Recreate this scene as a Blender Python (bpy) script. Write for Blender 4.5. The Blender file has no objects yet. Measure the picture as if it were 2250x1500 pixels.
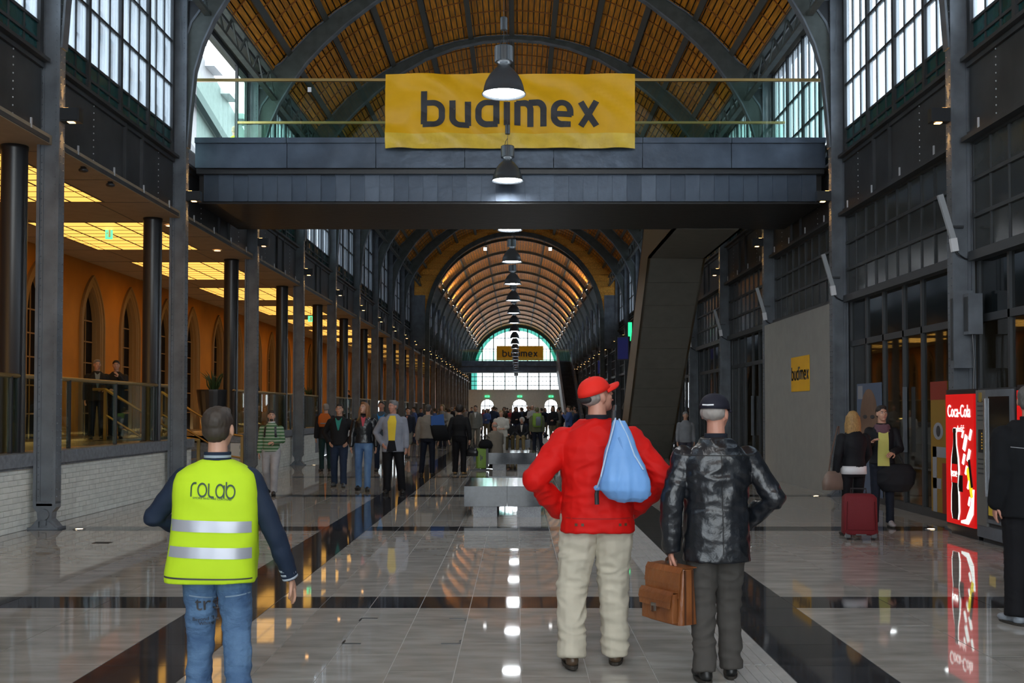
import bpy, bmesh, math, random
from math import sin, cos, pi, radians as R, sqrt, atan2
from mathutils import Vector as V, Matrix, noise
from mathutils.bvhtree import BVHTree

# ------------------------------------------------------------------ camera, sky, exposure
scn = bpy.context.scene
COL = scn.collection
CX, CZ, F = .16, 1.55, 2400.0
cam_d = bpy.data.cameras.new('camera')
cam = bpy.data.objects.new('camera', cam_d)
COL.objects.link(cam)
cam_d.sensor_width = 36
cam_d.lens = 36 * F / 2250
cam_d.clip_start = .1
cam_d.clip_end = 600
cam.location = (CX, 0, CZ)
cam.rotation_euler = (R(90 + 1.5), 0, 0)
cam_d.shift_y = 87 / 2250
cam_d.shift_x = -12 / 2250
scn.camera = cam
w = bpy.data.worlds.new('sky')
scn.world = w
w.use_nodes = True
wn = w.node_tree.nodes
bg = wn['Background']
tc = wn.new('ShaderNodeTexCoord'); nz = wn.new('ShaderNodeTexNoise'); rp = wn.new('ShaderNodeValToRGB')
nz.inputs['Scale'].default_value = 3; nz.inputs['Detail'].default_value = 4
rp.color_ramp.elements[0].color = (.62, .76, .92, 1); rp.color_ramp.elements[1].color = (.95, 1, 1, 1)
rp.color_ramp.elements[0].position = .3; rp.color_ramp.elements[1].position = .6
w.node_tree.links.new(tc.outputs['Generated'], nz.inputs['Vector'])
w.node_tree.links.new(nz.outputs['Fac'], rp.inputs['Fac'])
w.node_tree.links.new(rp.outputs['Color'], bg.inputs['Color'])
SKY = 4.0
LAMP = 45.0
bg.inputs['Strength'].default_value = SKY
scn.view_settings.view_transform = 'Standard'
scn.view_settings.look = 'None'
scn.view_settings.gamma = 1
scn.view_settings.use_curve_mapping = False
scn.view_settings.exposure = 0.5

S = 5.45                      # bay length
def YN(n): return 14.3 + S * n
def PX(px, Y): return CX + (px - 1137) / F * Y
def PZ(py, Y): return CZ + (900 - py) / F * Y
def FY(fy): return F * CZ / (fy - 900)          # distance of a floor point
rnd = random.Random(7)

# ------------------------------------------------------------------ materials
MATS = {}
def mat(name, col, rough=.6, metal=0, emit=0, var=0, scale=4, stretch=(1, 1, 1), bump=0, bscale=30,
        coat=0, col2=None, spec=.5, objrand=0, ecol=None):
    if name in MATS: return MATS[name]
    m = bpy.data.materials.new(name); m.use_nodes = True
    nt = m.node_tree; b = nt.nodes['Principled BSDF']
    b.inputs['Base Color'].default_value = (*col, 1)
    b.inputs['Roughness'].default_value = rough
    b.inputs['Metallic'].default_value = metal
    b.inputs['Specular IOR Level'].default_value = spec
    if coat: b.inputs['Coat Weight'].default_value = coat; b.inputs['Coat Roughness'].default_value = .1
    if emit:
        b.inputs['Emission Color'].default_value = (*(ecol or col), 1); b.inputs['Emission Strength'].default_value = emit
    if var or col2 or bump:
        t = nt.nodes.new('ShaderNodeTexCoord'); mp = nt.nodes.new('ShaderNodeMapping')
        mp.inputs['Scale'].default_value = stretch
        nt.links.new(t.outputs['Object'], mp.inputs['Vector'])
    if var or col2:
        n = nt.nodes.new('ShaderNodeTexNoise'); n.inputs['Scale'].default_value = scale; n.inputs['Detail'].default_value = 5
        nt.links.new(mp.outputs[0], n.inputs['Vector'])
        r = nt.nodes.new('ShaderNodeValToRGB'); r.color_ramp.elements[0].position = .32; r.color_ramp.elements[1].position = .68
        c2 = col2 or tuple(min(1, c * (1 + var)) for c in col)
        c1 = col if col2 else tuple(c * (1 - var) for c in col)
        r.color_ramp.elements[0].color = (*c1, 1); r.color_ramp.elements[1].color = (*c2, 1)
        nt.links.new(n.outputs['Fac'], r.inputs['Fac'])
        out = r.outputs['Color']
        if objrand:
            oi = nt.nodes.new('ShaderNodeObjectInfo'); g = nt.nodes.new('ShaderNodeNewGeometry')
            ad = nt.nodes.new('ShaderNodeMath'); ad.operation = 'ADD'
            nt.links.new(oi.outputs['Random'], ad.inputs[0]); nt.links.new(g.outputs['Random Per Island'], ad.inputs[1])
            mr = nt.nodes.new('ShaderNodeMapRange'); mr.inputs['To Min'].default_value = 1 - objrand; mr.inputs['To Max'].default_value = 1 + objrand
            mr.inputs['From Max'].default_value = 2
            nt.links.new(ad.outputs[0], mr.inputs['Value'])
            hs = nt.nodes.new('ShaderNodeHueSaturation'); nt.links.new(mr.outputs[0], hs.inputs['Value'])
            nt.links.new(out, hs.inputs['Color']); out = hs.outputs['Color']
            # shift the pattern from piece to piece
            cm = nt.nodes.new('ShaderNodeCombineXYZ'); ml = nt.nodes.new('ShaderNodeMath'); ml.operation = 'MULTIPLY'; ml.inputs[1].default_value = 37
            nt.links.new(ad.outputs[0], ml.inputs[0])
            nt.links.new(ml.outputs[0], cm.inputs[0]); nt.links.new(ml.outputs[0], cm.inputs[1])
            nt.links.new(cm.outputs[0], mp.inputs['Location'])
        nt.links.new(out, b.inputs['Base Color'])
    if bump:
        n2 = nt.nodes.new('ShaderNodeTexNoise'); n2.inputs['Scale'].default_value = bscale; n2.inputs['Detail'].default_value = 4
        nt.links.new(mp.outputs[0], n2.inputs['Vector'])
        bp = nt.nodes.new('ShaderNodeBump'); bp.inputs['Strength'].default_value = bump; bp.inputs['Distance'].default_value = .02
        nt.links.new(n2.outputs['Fac'], bp.inputs['Height']); nt.links.new(bp.outputs[0], b.inputs['Normal'])
    MATS[name] = m
    return m

def glass(name, tint=(.9, 1, .97), rough=.02, refl=.12, haze=0, hazecol=(.6, .65, .7), streak=0):
    """clear or hazy sheet glass: straight-through light, a mirror share that grows at grazing angles, some haze"""
    if name in MATS: return MATS[name]
    m = bpy.data.materials.new(name); m.use_nodes = True
    nt = m.node_tree; nt.nodes.remove(nt.nodes['Principled BSDF'])
    o = nt.nodes['Material Output']
    t = nt.nodes.new('ShaderNodeBsdfTransparent'); t.inputs[0].default_value = (*tint, 1)
    g = nt.nodes.new('ShaderNodeBsdfGlossy'); g.inputs['Roughness'].default_value = rough
    lw0 = nt.nodes.new('ShaderNodeLayerWeight'); lw0.inputs[0].default_value = .5
    pw_ = nt.nodes.new('ShaderNodeMath'); pw_.operation = 'POWER'; pw_.inputs[1].default_value = 4
    lw = nt.nodes.new('ShaderNodeMath'); lw.operation = 'MULTIPLY_ADD'; lw.inputs[1].default_value = .8; lw.inputs[2].default_value = refl * .35
    nt.links.new(lw0.outputs['Facing'], pw_.inputs[0]); nt.links.new(pw_.outputs[0], lw.inputs[0])
    m1 = nt.nodes.new('ShaderNodeMixShader')
    if haze:
        d = nt.nodes.new('ShaderNodeBsdfTranslucent'); d.inputs[0].default_value = (*hazecol, 1)
        d2 = nt.nodes.new('ShaderNodeBsdfDiffuse'); d2.inputs[0].default_value = (*hazecol, 1)
        md = nt.nodes.new('ShaderNodeMixShader'); md.inputs[0].default_value = .35
        nt.links.new(d.outputs[0], md.inputs[1]); nt.links.new(d2.outputs[0], md.inputs[2])
        m2 = nt.nodes.new('ShaderNodeMixShader'); m2.inputs[0].default_value = haze
        if streak:
            tcn = nt.nodes.new('ShaderNodeTexCoord'); mp = nt.nodes.new('ShaderNodeMapping'); mp.inputs['Scale'].default_value = (4.5, 4.5, .15)
            ns = nt.nodes.new('ShaderNodeTexNoise'); ns.inputs['Scale'].default_value = 1.6; ns.inputs['Detail'].default_value = 2
            mr = nt.nodes.new('ShaderNodeMapRange'); mr.inputs['From Min'].default_value = .35; mr.inputs['From Max'].default_value = .65
            mr.inputs['To Min'].default_value = max(0, haze - streak); mr.inputs['To Max'].default_value = min(1, haze + streak)
            nt.links.new(tcn.outputs['Object'], mp.inputs[0]); nt.links.new(mp.outputs[0], ns.inputs['Vector'])
            nt.links.new(ns.outputs['Fac'], mr.inputs['Value']); nt.links.new(mr.outputs[0], m2.inputs[0])
        nt.links.new(t.outputs[0], m2.inputs[1]); nt.links.new(md.outputs[0], m2.inputs[2])
        src = m2
    else: src = t
    nt.links.new(lw.outputs[0], m1.inputs[0]); nt.links.new(src.outputs[0], m1.inputs[1]); nt.links.new(g.outputs[0], m1.inputs[2])
    nt.links.new(m1.outputs[0], o.inputs['Surface'])
    MATS[name] = m
    return m

steel = mat('grey painted riveted steel', (.125, .14, .16), .5, .0, var=.25, scale=3, bump=.15, bscale=9, spec=.4)
steel_d = mat('dark painted plate steel', (.045, .048, .052), .5, .0, var=.3, scale=1.6, spec=.35)
rib_m = mat('grey green painted arch iron', (.075, .085, .08), .55, var=.2, spec=.3)
black_m = mat('black satin metal', (.018, .02, .024), .35, .0, spec=.6)
zinc = mat('dark blue grey sheet metal', (.075, .098, .135), .34, .5, var=.25, scale=2.2, bump=.6, bscale=2.4)
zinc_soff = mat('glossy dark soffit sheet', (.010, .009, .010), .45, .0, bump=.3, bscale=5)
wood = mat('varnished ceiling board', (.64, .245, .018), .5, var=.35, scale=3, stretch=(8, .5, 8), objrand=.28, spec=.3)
wood_lit = mat('varnished ceiling board painted as lit', (.80, .36, .05), .5, var=.3, scale=3, stretch=(8, .5, 8), objrand=.25, spec=.3)  # same boards, base colour raised to hold the far vault's stronger light
purl = mat('grey roof purlin paint', (.085, .085, .075), .6)
batten_m = mat('reddish brown batten', (.30, .10, .015), .6)
stone = mat('polished grey brown banded floor stone', (.31, .298, .275), .03, col2=(.46, .445, .415), scale=2.6, stretch=(.9, 2.6, 1), objrand=.10, spec=.6)
stone_d = mat('polished near black floor stone', (.022, .024, .028), .05, col2=(.05, .05, .055), scale=3, stretch=(.5, 3, 1), objrand=.25, spec=.6)
grout = mat('pale floor grout', (.5, .5, .49), .6)
tact = mat('pale ribbed guide stone', (.42, .42, .41), .35, var=.12, scale=6)
brick_m = mat('white painted brick', (.74, .75, .70), .5, var=.1, scale=5, objrand=.12)
mortar = mat('white grey mortar', (.58, .59, .56), .8)
coping_m = mat('grey granite coping', (.20, .215, .24), .4, var=.25, scale=14)
bench_m = mat('dark blue grey polished granite', (.028, .035, .047), .09, var=.25, scale=18, spec=.6)
bench_f = mat('light speckled granite', (.22, .235, .26), .45, col2=(.36, .38, .41), scale=60)
orange = mat('orange plaster wall', (.50, .185, .012), .8, var=.18, scale=.8)
trimw = mat('ochre brown moulded frame', (.26, .15, .05), .6)
dkglass = mat('dark window filling', (.006, .004, .003), .6, var=.3, spec=.1)
white_ceil = mat('gallery ceiling board', (.30, .24, .17), .8, var=.08)
lightpane = mat('yellow luminous ceiling pane', (1, .66, .2), .5, emit=1.05, ecol=(1, .52, .10))
brass = mat('brushed brass rail', (.42, .29, .11), .35, .8)
bannerm = mat('amber yellow banner fabric', (.95, .50, .012), .45, var=.06, scale=2, bump=.5, bscale=2.2, spec=.35)
bannerh = mat('lighter creased banner hem', (.95, .62, .07), .4, var=.1, scale=4, bump=.9, bscale=5)
ink = mat('charcoal print', (.045, .045, .05), .6)
lampw = mat('white hot lamp opening', (1, 1, 1), .5, emit=LAMP, ecol=(.93, .97, 1))
warmspot = mat('warm glowing lamp slot', (1, .6, .25), .5, emit=9, ecol=(1, .5, .16))
lampbody = mat('dark grey enamelled lamp', (.07, .08, .09), .3, .2)
teal = mat('dark teal glass panel', (.01, .07, .07), .15, var=.5, scale=2)
upglass = glass('streaky reeded window glass', (.85, .9, .95), .05, .12, haze=.38, hazecol=(.76, .82, .88), streak=.36)
clear = glass('clear railing glass', (.82, .95, .9), .01, .1)
shopglass = glass('shop window glass', (.6, .62, .6), .02, .25)
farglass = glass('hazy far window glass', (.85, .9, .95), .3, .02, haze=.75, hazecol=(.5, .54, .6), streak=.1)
frost = mat('grey frosted transom pane', (.042, .047, .046), .2, var=.3, scale=1.2, spec=.5)
frame_d = mat('dark steel glazing bar', (.045, .05, .055), .45)
wallgrey = mat('dark grey wall paint', (.14, .14, .14), .7)  # one even dark grey for slab, shop ceiling and partitions
cream = mat('cream end wall plaster', (.55, .52, .45), .8, var=.06)
hoard = mat('grey beige hoarding board', (.30, .295, .27), .7, var=.05)
skin = mat('skin', (.52, .29, .20), .5, var=.1, scale=12)
skin2 = mat('ruddy skin', (.50, .24, .17), .5, var=.1, scale=12)
white_m = mat('white', (.75, .76, .78), .5)
green_em = mat('lit green sign', (.1, .8, .35), .5, emit=1.6, ecol=(.05, .6, .25))

# ------------------------------------------------------------------ mesh helpers
class MB:
    def __init__(s): s.v = []; s.f = []; s.m = []
    def add(s, vs, fs, m=0):
        o = len(s.v); s.v += [tuple(p) for p in vs]; s.f += [tuple(i + o for i in f) for f in fs]; s.m += [m] * len(fs)
        return s
    def box(s, x0, x1, y0, y1, z0, z1, m=0):
        if x0 > x1: x0, x1 = x1, x0
        if y0 > y1: y0, y1 = y1, y0
        if z0 > z1: z0, z1 = z1, z0
        return s.add([(x0, y0, z0), (x1, y0, z0), (x1, y1, z0), (x0, y1, z0), (x0, y0, z1), (x1, y0, z1), (x1, y1, z1), (x0, y1, z1)],
                     [(0, 3, 2, 1), (4, 5, 6, 7), (0, 1, 5, 4), (1, 2, 6, 5), (2, 3, 7, 6), (3, 0, 4, 7)], m)
    def bar(s, p, q, w, h, m=0, up=(0, 0, 1)):
        p = V(p); q = V(q); d = (q - p).normalized(); u = V(up)
        if abs(d.dot(u)) > .98: u = V((0, 1, 0)) if abs(d.y) < .9 else V((1, 0, 0))
        a = d.cross(u).normalized() * w / 2; b = a.cross(d).normalized() * h / 2
        vs = [p - a - b, p + a - b, p + a + b, p - a + b, q - a - b, q + a - b, q + a + b, q - a + b]
        return s.add(vs, [(0, 1, 2, 3), (7, 6, 5, 4), (0, 4, 5, 1), (1, 5, 6, 2), (2, 6, 7, 3), (3, 7, 4, 0)], m)
    def tube(s, pts, r, n=8, m=0, flat=None):
        pts = [V(p) for p in pts]; k = len(pts)
        rr = r if isinstance(r, (list, tuple)) else [r] * k
        vs = []; ref = None
        for i, p in enumerate(pts):
            d = (pts[min(i + 1, k - 1)] - pts[max(i - 1, 0)])
            d = d.normalized() if d.length > 1e-9 else V((0, 0, 1))
            if ref is None:
                ref = V((0, 1, 0)) if abs(d.y) < .8 else V((1, 0, 0))
            a = (ref - d * ref.dot(d)); a = a.normalized() if a.length > 1e-6 else d.orthogonal().normalized()
            ref = a; b = d.cross(a)
            fl = flat if flat else (1, 1)
            for j in range(n):
                t = 2 * pi * j / n
                vs.append(p + a * (cos(t) * rr[i] * fl[0]) + b * (sin(t) * rr[i] * fl[1]))
        fs = [(i * n + j, i * n + (j + 1) % n, (i + 1) * n + (j + 1) % n, (i + 1) * n + j) for i in range(k - 1) for j in range(n)]
        fs += [tuple(range(n))[::-1], tuple((k - 1) * n + j for j in range(n))]
        return s.add(vs, fs, m)
    def limb(s, pts, rr, n=14, flat=None):
        s.tube(pts, rr, n, flat=flat)
        for p, r in zip(pts, rr): s.ell(p, (r, r, r), n=n, k=8)
        return s
    def ell(s, c, r, n=14, k=9, rot=None, m=0):
        c = V(c); vs = []
        for i in range(1, k):
            a = pi * i / k
            for j in range(n):
                t = 2 * pi * j / n
                vs.append(V((r[0] * sin(a) * cos(t), r[1] * sin(a) * sin(t), -r[2] * cos(a))))
        vs += [V((0, 0, -r[2])), V((0, 0, r[2]))]
        if rot: vs = [rot @ q for q in vs]
        vs = [c + q for q in vs]
        L = (k - 1) * n
        fs = [(i * n + j, i * n + (j + 1) % n, (i + 1) * n + (j + 1) % n, (i + 1) * n + j) for i in range(k - 2) for j in range(n)]
        fs += [(L, (j + 1) % n, j) for j in range(n)] + [(L + 1, (k - 2) * n + j, (k - 2) * n + (j + 1) % n) for j in range(n)]
        return s.add(vs, fs, m)
    def loft(s, rings, n=24, p=2.4, m=0):
        """rings (cx, cy, z, rx, ry)"""
        vs = []
        for (cx, cy, z, rx, ry) in rings:
            for j in range(n):
                t = 2 * pi * j / n; c = cos(t); q = sin(t)
                vs.append((cx + rx * math.copysign(abs(c) ** (2 / p), c), cy + ry * math.copysign(abs(q) ** (2 / p), q), z))
        k = len(rings)
        fs = [(i * n + j, i * n + (j + 1) % n, (i + 1) * n + (j + 1) % n, (i + 1) * n + j) for i in range(k - 1) for j in range(n)]
        fs += [tuple(range(n))[::-1], tuple((k - 1) * n + j for j in range(n))]
        return s.add(vs, fs, m)
    def lathe(s, prof, n=24, c=(0, 0, 0), m=0):
        vs = []
        for (r, z) in prof:
            for j in range(n):
                t = 2 * pi * j / n; vs.append((c[0] + r * cos(t), c[1] + r * sin(t), c[2] + z))
        k = len(prof)
        fs = [(i * n + j, i * n + (j + 1) % n, (i + 1) * n + (j + 1) % n, (i + 1) * n + j) for i in range(k - 1) for j in range(n)]
        return s.add(vs, fs, m)
    def strip(s, a, b, y0, y1, m=0):
        """solid between two xz polylines a and b (same length), extruded y0..y1"""
        k = len(a); vs = []
        for (p, q) in zip(a, b):
            vs += [(p[0], y0, p[1]), (q[0], y0, q[1]), (q[0], y1, q[1]), (p[0], y1, p[1])]
        fs = []
        for i in range(k - 1):
            o = i * 4; n = o + 4
            fs += [(o, o + 1, n + 1, n), (o + 1, o + 2, n + 2, n + 1), (o + 2, o + 3, n + 3, n + 2), (o + 3, o, n, n + 3)]
        fs += [(0, 3, 2, 1), ((k - 1) * 4, (k - 1) * 4 + 1, (k - 1) * 4 + 2, (k - 1) * 4 + 3)]
        return s.add(vs, fs, m)
    def mesh(s, name, mats, smooth=False):
        me = bpy.data.meshes.new(name)
        me.from_pydata(s.v, [], s.f)
        for q in (mats if isinstance(mats, (list, tuple)) else [mats]): me.materials.append(q)
        if any(s.m): me.polygons.foreach_set('material_index', s.m)
        if smooth: me.polygons.foreach_set('use_smooth', [True] * len(s.f))
        me.update()
        return me
    def build(s, name, mats, parent=None, smooth=False, kind=None, loc=None, label=None):
        o = bpy.data.objects.new(name, s.mesh(name, mats, smooth)); COL.objects.link(o)
        if parent: o.parent = parent
        if kind: o['kind'] = kind
        if loc: o.location = loc
        if label: o['label'] = label
        return o

def inst(me, name, parent=None, loc=(0, 0, 0), rot=(0, 0, 0), scale=None, kind=None):
    o = bpy.data.objects.new(name, me); COL.objects.link(o)
    if parent: o.parent = parent
    o.location = loc; o.rotation_euler = rot
    if scale: o.scale = scale
    if kind: o['kind'] = kind
    return o
def empty(name, loc=(0, 0, 0), rz=0):
    o = bpy.data.objects.new(name, None); COL.objects.link(o); o.empty_display_size = .2
    o.location = loc; o.rotation_euler = (0, 0, rz); return o
def tag(o, label=None, cat=None, group=None, kind=None):
    if label: o['label'] = label
    if cat: o['category'] = cat
    if group: o['group'] = group
    if kind: o['kind'] = kind
    return o
def thing(name, label, cat, loc=(0, 0, 0), rz=0, group=None): return tag(empty(name, loc, rz), label, cat, group)
def struct(name, loc=(0, 0, 0)): return tag(empty(name, loc), kind='structure')
def kids(o): return CH.get(o.name, [])
def dup(o, parent=None, depth=0):
    c = o.copy(); COL.objects.link(c); c.parent = parent
    for ch in [x for x in o.children]: dup(ch, c, depth + 1)
    return c
ORD = ['nearest', 'second', 'third', 'fourth', 'fifth', 'sixth', 'seventh', 'eighth', 'ninth', 'tenth', 'eleventh', 'twelfth', 'thirteenth',
       'fourteenth', 'fifteenth', 'sixteenth', 'seventeenth', 'eighteenth', 'nineteenth', 'twentieth', 'twenty first', 'twenty second', 'twenty third', 'twenty fourth', 'twenty fifth']

# stroke lettering ---------------------------------------------------------
def arc(cx, cz, rx, rz, a0, a1, n=10): return [(cx + rx * cos(R(a0 + (a1 - a0) * i / n)), cz + rz * sin(R(a0 + (a1 - a0) * i / n))) for i in range(n + 1)]
def G(ch):
    if ch == 'b': return [[(0, 1.5), (0, .03)], [(0, .97)] + arc(.36, .62, .36, .35, 90, 0) + arc(.36, .38, .36, .35, 0, -90) + [(0, .03)]], .72
    if ch == 'd': return [[(.72, 1.5), (.72, .03)], [(.72, .97)] + arc(.36, .62, .36, .35, 90, 180) + arc(.36, .38, .36, .35, 180, 270) + [(.72, .03)]], .72
    if ch == 'u': return [[(0, 1.03), (0, .35)] + arc(.32, .35, .32, .32, 180, 270) + [(.62, .03)], [(.62, 1.03), (.62, 0)]], .62
    if ch == 'i': return [[(0, 1.03), (0, -.02)], [(0, 1.5), (0, 1.26)]], 0
    if ch == 'm': return [[(0, 1.03), (0, 0)], [(0, .97)] + arc(.26, .67, .26, .3, 90, 0) + [(.52, 0)], [(.5, .97)] + arc(.78, .67, .26, .3, 90, 0) + [(1.04, 0)]], 1.04
    if ch == 'e': return [[(.02, .47), (.66, .47)] + arc(.33, .6, .33, .37, 0, 90) + arc(.33, .6, .33, .37, 90, 180) + arc(.33, .38, .33, .35, 180, 270) + [(.62, .03)]], .66
    if ch == 'x': return [[(0, 1.03), (.62, -.03)], [(.62, 1.03), (0, -.03)]], .62
    if ch == 'r': return [[(0, 0), (0, .6)] + arc(.35, .6, .35, .37, 180, 90) + [(.5, .97)]], .5
    if ch == 'o': return [arc(.45, .5, .45, .47, 0, 360, 28)], .9
    if ch == 'l': return [[(0, .98), (0, .3)] + arc(.3, .3, .3, .27, 180, 270) + [(.55, .03)]], .55
    if ch == 'a': return [arc(.42, .5, .42, .47, 20, 350, 24), [(.84, .95), (.84, 0)]], .84
    if ch == 'B': return [arc(.45, .5, .45, .47, 160, -170, 24), [(0, 1.2), (0, .4)]], .9
    return [], .4
def strokes(text, h, wt, gap=.34, x0=0, z0=0):
    """flat ribbons in the xz plane as list of quads (p,p,p,p)"""
    quads = []; x = 0
    for ch in text:
        paths, wd = G(ch)
        for pa in paths:
            for i in range(len(pa) - 1):
                p = V((x + pa[i][0], pa[i][1])); q = V((x + pa[i + 1][0], pa[i + 1][1])); d = q - p
                if d.length < 1e-5: continue
                d.normalize(); n = V((-d.y, d.x)) * wt / 2; e = d * wt * (.2 if len(pa) > 3 else 0)
                quads.append([p - n - e, q - n + e, q + n + e, p + n - e])
        x += wd + gap
    W = x - gap
    return [[(x0 + p.x * h, z0 + p.y * h) for p in q] for q in quads], W * h
def letter_mb(text, h, wt, gap, cx, z0, y, depth=.006, flip=1):
    q, W = strokes(text, h, wt, gap); m = MB()
    for i, c in enumerate(q):
        vs = [(cx + flip * (p[0] - W / 2), y, z0 + p[1]) for p in c] + [(cx + flip * (p[0] - W / 2), y + depth, z0 + p[1]) for p in c]
        m.add(vs, [(0, 1, 2, 3), (7, 6, 5, 4), (0, 4, 5, 1), (1, 5, 6, 2), (2, 6, 7, 3), (3, 7, 4, 0)])
    return m
def font_mesh(txt, size, name='lettering', bold=0, ext=.002):
    c = bpy.data.curves.new(name, 'FONT'); c.body = txt; c.size = size; c.extrude = ext; c.offset = bold
    c.align_x = 'CENTER'; c.resolution_u = 3
    o = bpy.data.objects.new(name, c); COL.objects.link(o)
    me = bpy.data.meshes.new_from_object(o.evaluated_get(bpy.context.evaluated_depsgraph_get()))
    bpy.data.objects.remove(o); bpy.data.curves.remove(c)
    return me
# ================================================================== STRUCTURE
HW = 6.19
YE = 139.5
PORT = YN(9)
# ---- floor
floor = struct('floor')
MB().box(-HW - .2, HW + 2.9, -8, YE + 2, -.12, -.006).build('floor_base', [grout], floor)
xs_mid = [(.18 + .3926 * k, .18 + .3926 * (k + 1)) for k in range(-5, 3)]
cols = [(a, b, 's', .95) for a, b in xs_mid] + [(1.358, 1.75, 't', .6), (1.75, 2.34, 'd', .6), (-2.37, -1.783, 'd', .6)]
x = 2.34
while x < 6.15: cols.append((x, min(x + .785, 6.2), 's', 1.1)); x += .785
x = -2.37
while x > -6.15: cols.append((max(x - .785, -6.2), x, 's', 1.1)); x -= .785
far_l = MB(); far_d = MB(); ribs_t = MB(); far_t = MB()
NI = 0
def tile(x0, x1, y0, y1, k):
    global NI
    g = .003 + .0
    z = rnd.uniform(-.0006, .0)
    if k == 't':
        for q in range(5):
            a = x0 + .03 + q * (x1 - x0 - .06) / 5
            ribs_t.box(a + .012, a + .052, y0 + .01, y1 - .01, z, .006)
    if y0 < 13.6 and NI < 296:
        NI += 1
        o = MB().box(-(x1 - x0) / 2 + g, (x1 - x0) / 2 - g, -(y1 - y0) / 2 + g, (y1 - y0) / 2 - g, -.006, 0).build('floor_tile', [stone_d if k == 'd' else tact if k == 't' else stone], floor)
        o.location = ((x0 + x1) / 2, (y0 + y1) / 2, z)
    elif y0 < 52:
        (far_d if k == 'd' else far_t if k == 't' else far_l).box(x0 + g, x1 - g, y0 + g, y1 - g, -.006, z)
    else:
        (far_d if k == 'd' else far_t if k == 't' else far_l).box(x0 + g, x1 - g, y0 + g, y1 - g, -.006, z)
for n in range(-3, 23):
    yc = YN(n); ya, yb = yc + .26, yc + S - .26
    if yb < 5: ya = max(ya, 0)
    if n == -3: ya = 0
    if ya >= yb: continue
    for (x0, x1, k, L) in cols:
        if yc > 52: L = S - .52
        if n > -3 and yc > 4:
            if k == 's': tile(x0, x1, yc - .26, yc + .26, 'd')
            else: tile(x0, x1, yc - .26, yc + .26, k)
        y = ya; first = True
        while y < yb - .01:
            l = L * rnd.uniform(.8, 1.15) if (yc <= 52 and k == 's') else L
            if first: l *= rnd.uniform(.4, 1) if k == 's' and yc <= 52 else 1
            first = False
            y2 = y + l
            if yb - y2 < .25: y2 = yb
            if y2 > 5.3: tile(x0, x1, y, y2, k)
            y = y2
far_l.build('distant_floor_tiles', [stone], floor, kind='stuff')
far_d.build('distant_dark_floor_tiles', [stone_d], floor, kind='stuff')
far_t.build('distant_guide_tiles', [tact], floor, kind='stuff')
ribs_t.build('guide_ribs', [tact], floor, kind='stuff', label='pale raised ribs running along the guide strip')
MB().box(-6.2, 6.2, -8, 5.3, -.006, 0).build('near_floor', [stone], floor)
# hatch cover corner irons
hy0, hy1 = FY(1411), FY(1356)
ha = thing('floor_hatch', 'tiled inspection hatch with dark corner irons set in the light floor', 'hatch', ((PX(755, hy0) + PX(1010, hy0)) / 2, (hy0 + hy1) / 2, 0))
hw, hh = (PX(1010, hy0) - PX(755, hy0)) / 2, (hy1 - hy0) / 2
for sx in (-1, 1):
    for sy in (-1, 1):
        MB().box(sx * hw, sx * (hw - .12), sy * hh - .008, sy * hh + .008, 0, .004).box(sx * hw - .006, sx * hw + .006, sy * hh, sy * (hh - .1), 0, .004).build('corner_iron', [black_m], ha)
# a small dark vent in the floor at the left
vt = thing('floor_vent', 'small dark slotted vent set in the floor near the left column', 'vent', (PX(228, FY(1191)), FY(1191), 0))
MB().box(-.1, .1, -.06, .06, 0, .003).build('frame', [black_m], vt)
for k in range(4): MB().box(-.09, .09, -.05 + k * .027, -.036 + k * .027, .003, .006).build('slat', [steel_d], vt)

# ---- low brick wall on the left, coping, gallery
wl = struct('wall_left')
WG = [(-8.0, 21.3), (25.0, 35.5), (38.5, YE)]
NB = 0; stuffb = MB(); bm_shared = MB().box(-.004, .012, -.118, .118, -.033, .033).mesh('brick', [brick_m])
for (a, b) in WG:
    MB().box(-6.4, -6.195, a, b, 0, .8).build('wall_core', [mortar], wl)
    r = 0; z = .038
    while z < .8:
        y = a + .12 + (.12 if r % 2 else 0)
        while y < min(b - .1, 46):
            if 10.5 < y < 18.2 and NB < 298 and z > 0:
                inst(bm_shared, 'brick', wl, (-6.197 + rnd.uniform(0, .004), y, z)); NB += 1
            elif y > 6: stuffb.box(-6.201, -6.186 + rnd.uniform(0, .004), y - .118, y + .118, z - .033, z + .033)
            y += .246
        r += 1; z += .073
    y = a
    while y < b - .05:
        y2 = min(y + 1.82, b)
        if y < 50: MB().box(-6.45, -6.13, y + .003, y2 - .003, .82, .99).box(-6.45, -6.16, y, y2, .79, .82).build('coping_stone', [coping_m], wl)
        y = y2
    if b > 60: MB().box(-6.45, -6.13, 50, b, .79, .99).build('distant_coping', [coping_m], wl)
stuffb.build('distant_bricks', [brick_m], wl, kind='stuff')
# grey inset panel in the wall end
MB().box(-6.19, -6.17, 34.3, 35.2, .2, .72).build('grey_inset', [coping_m], wl)

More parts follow.
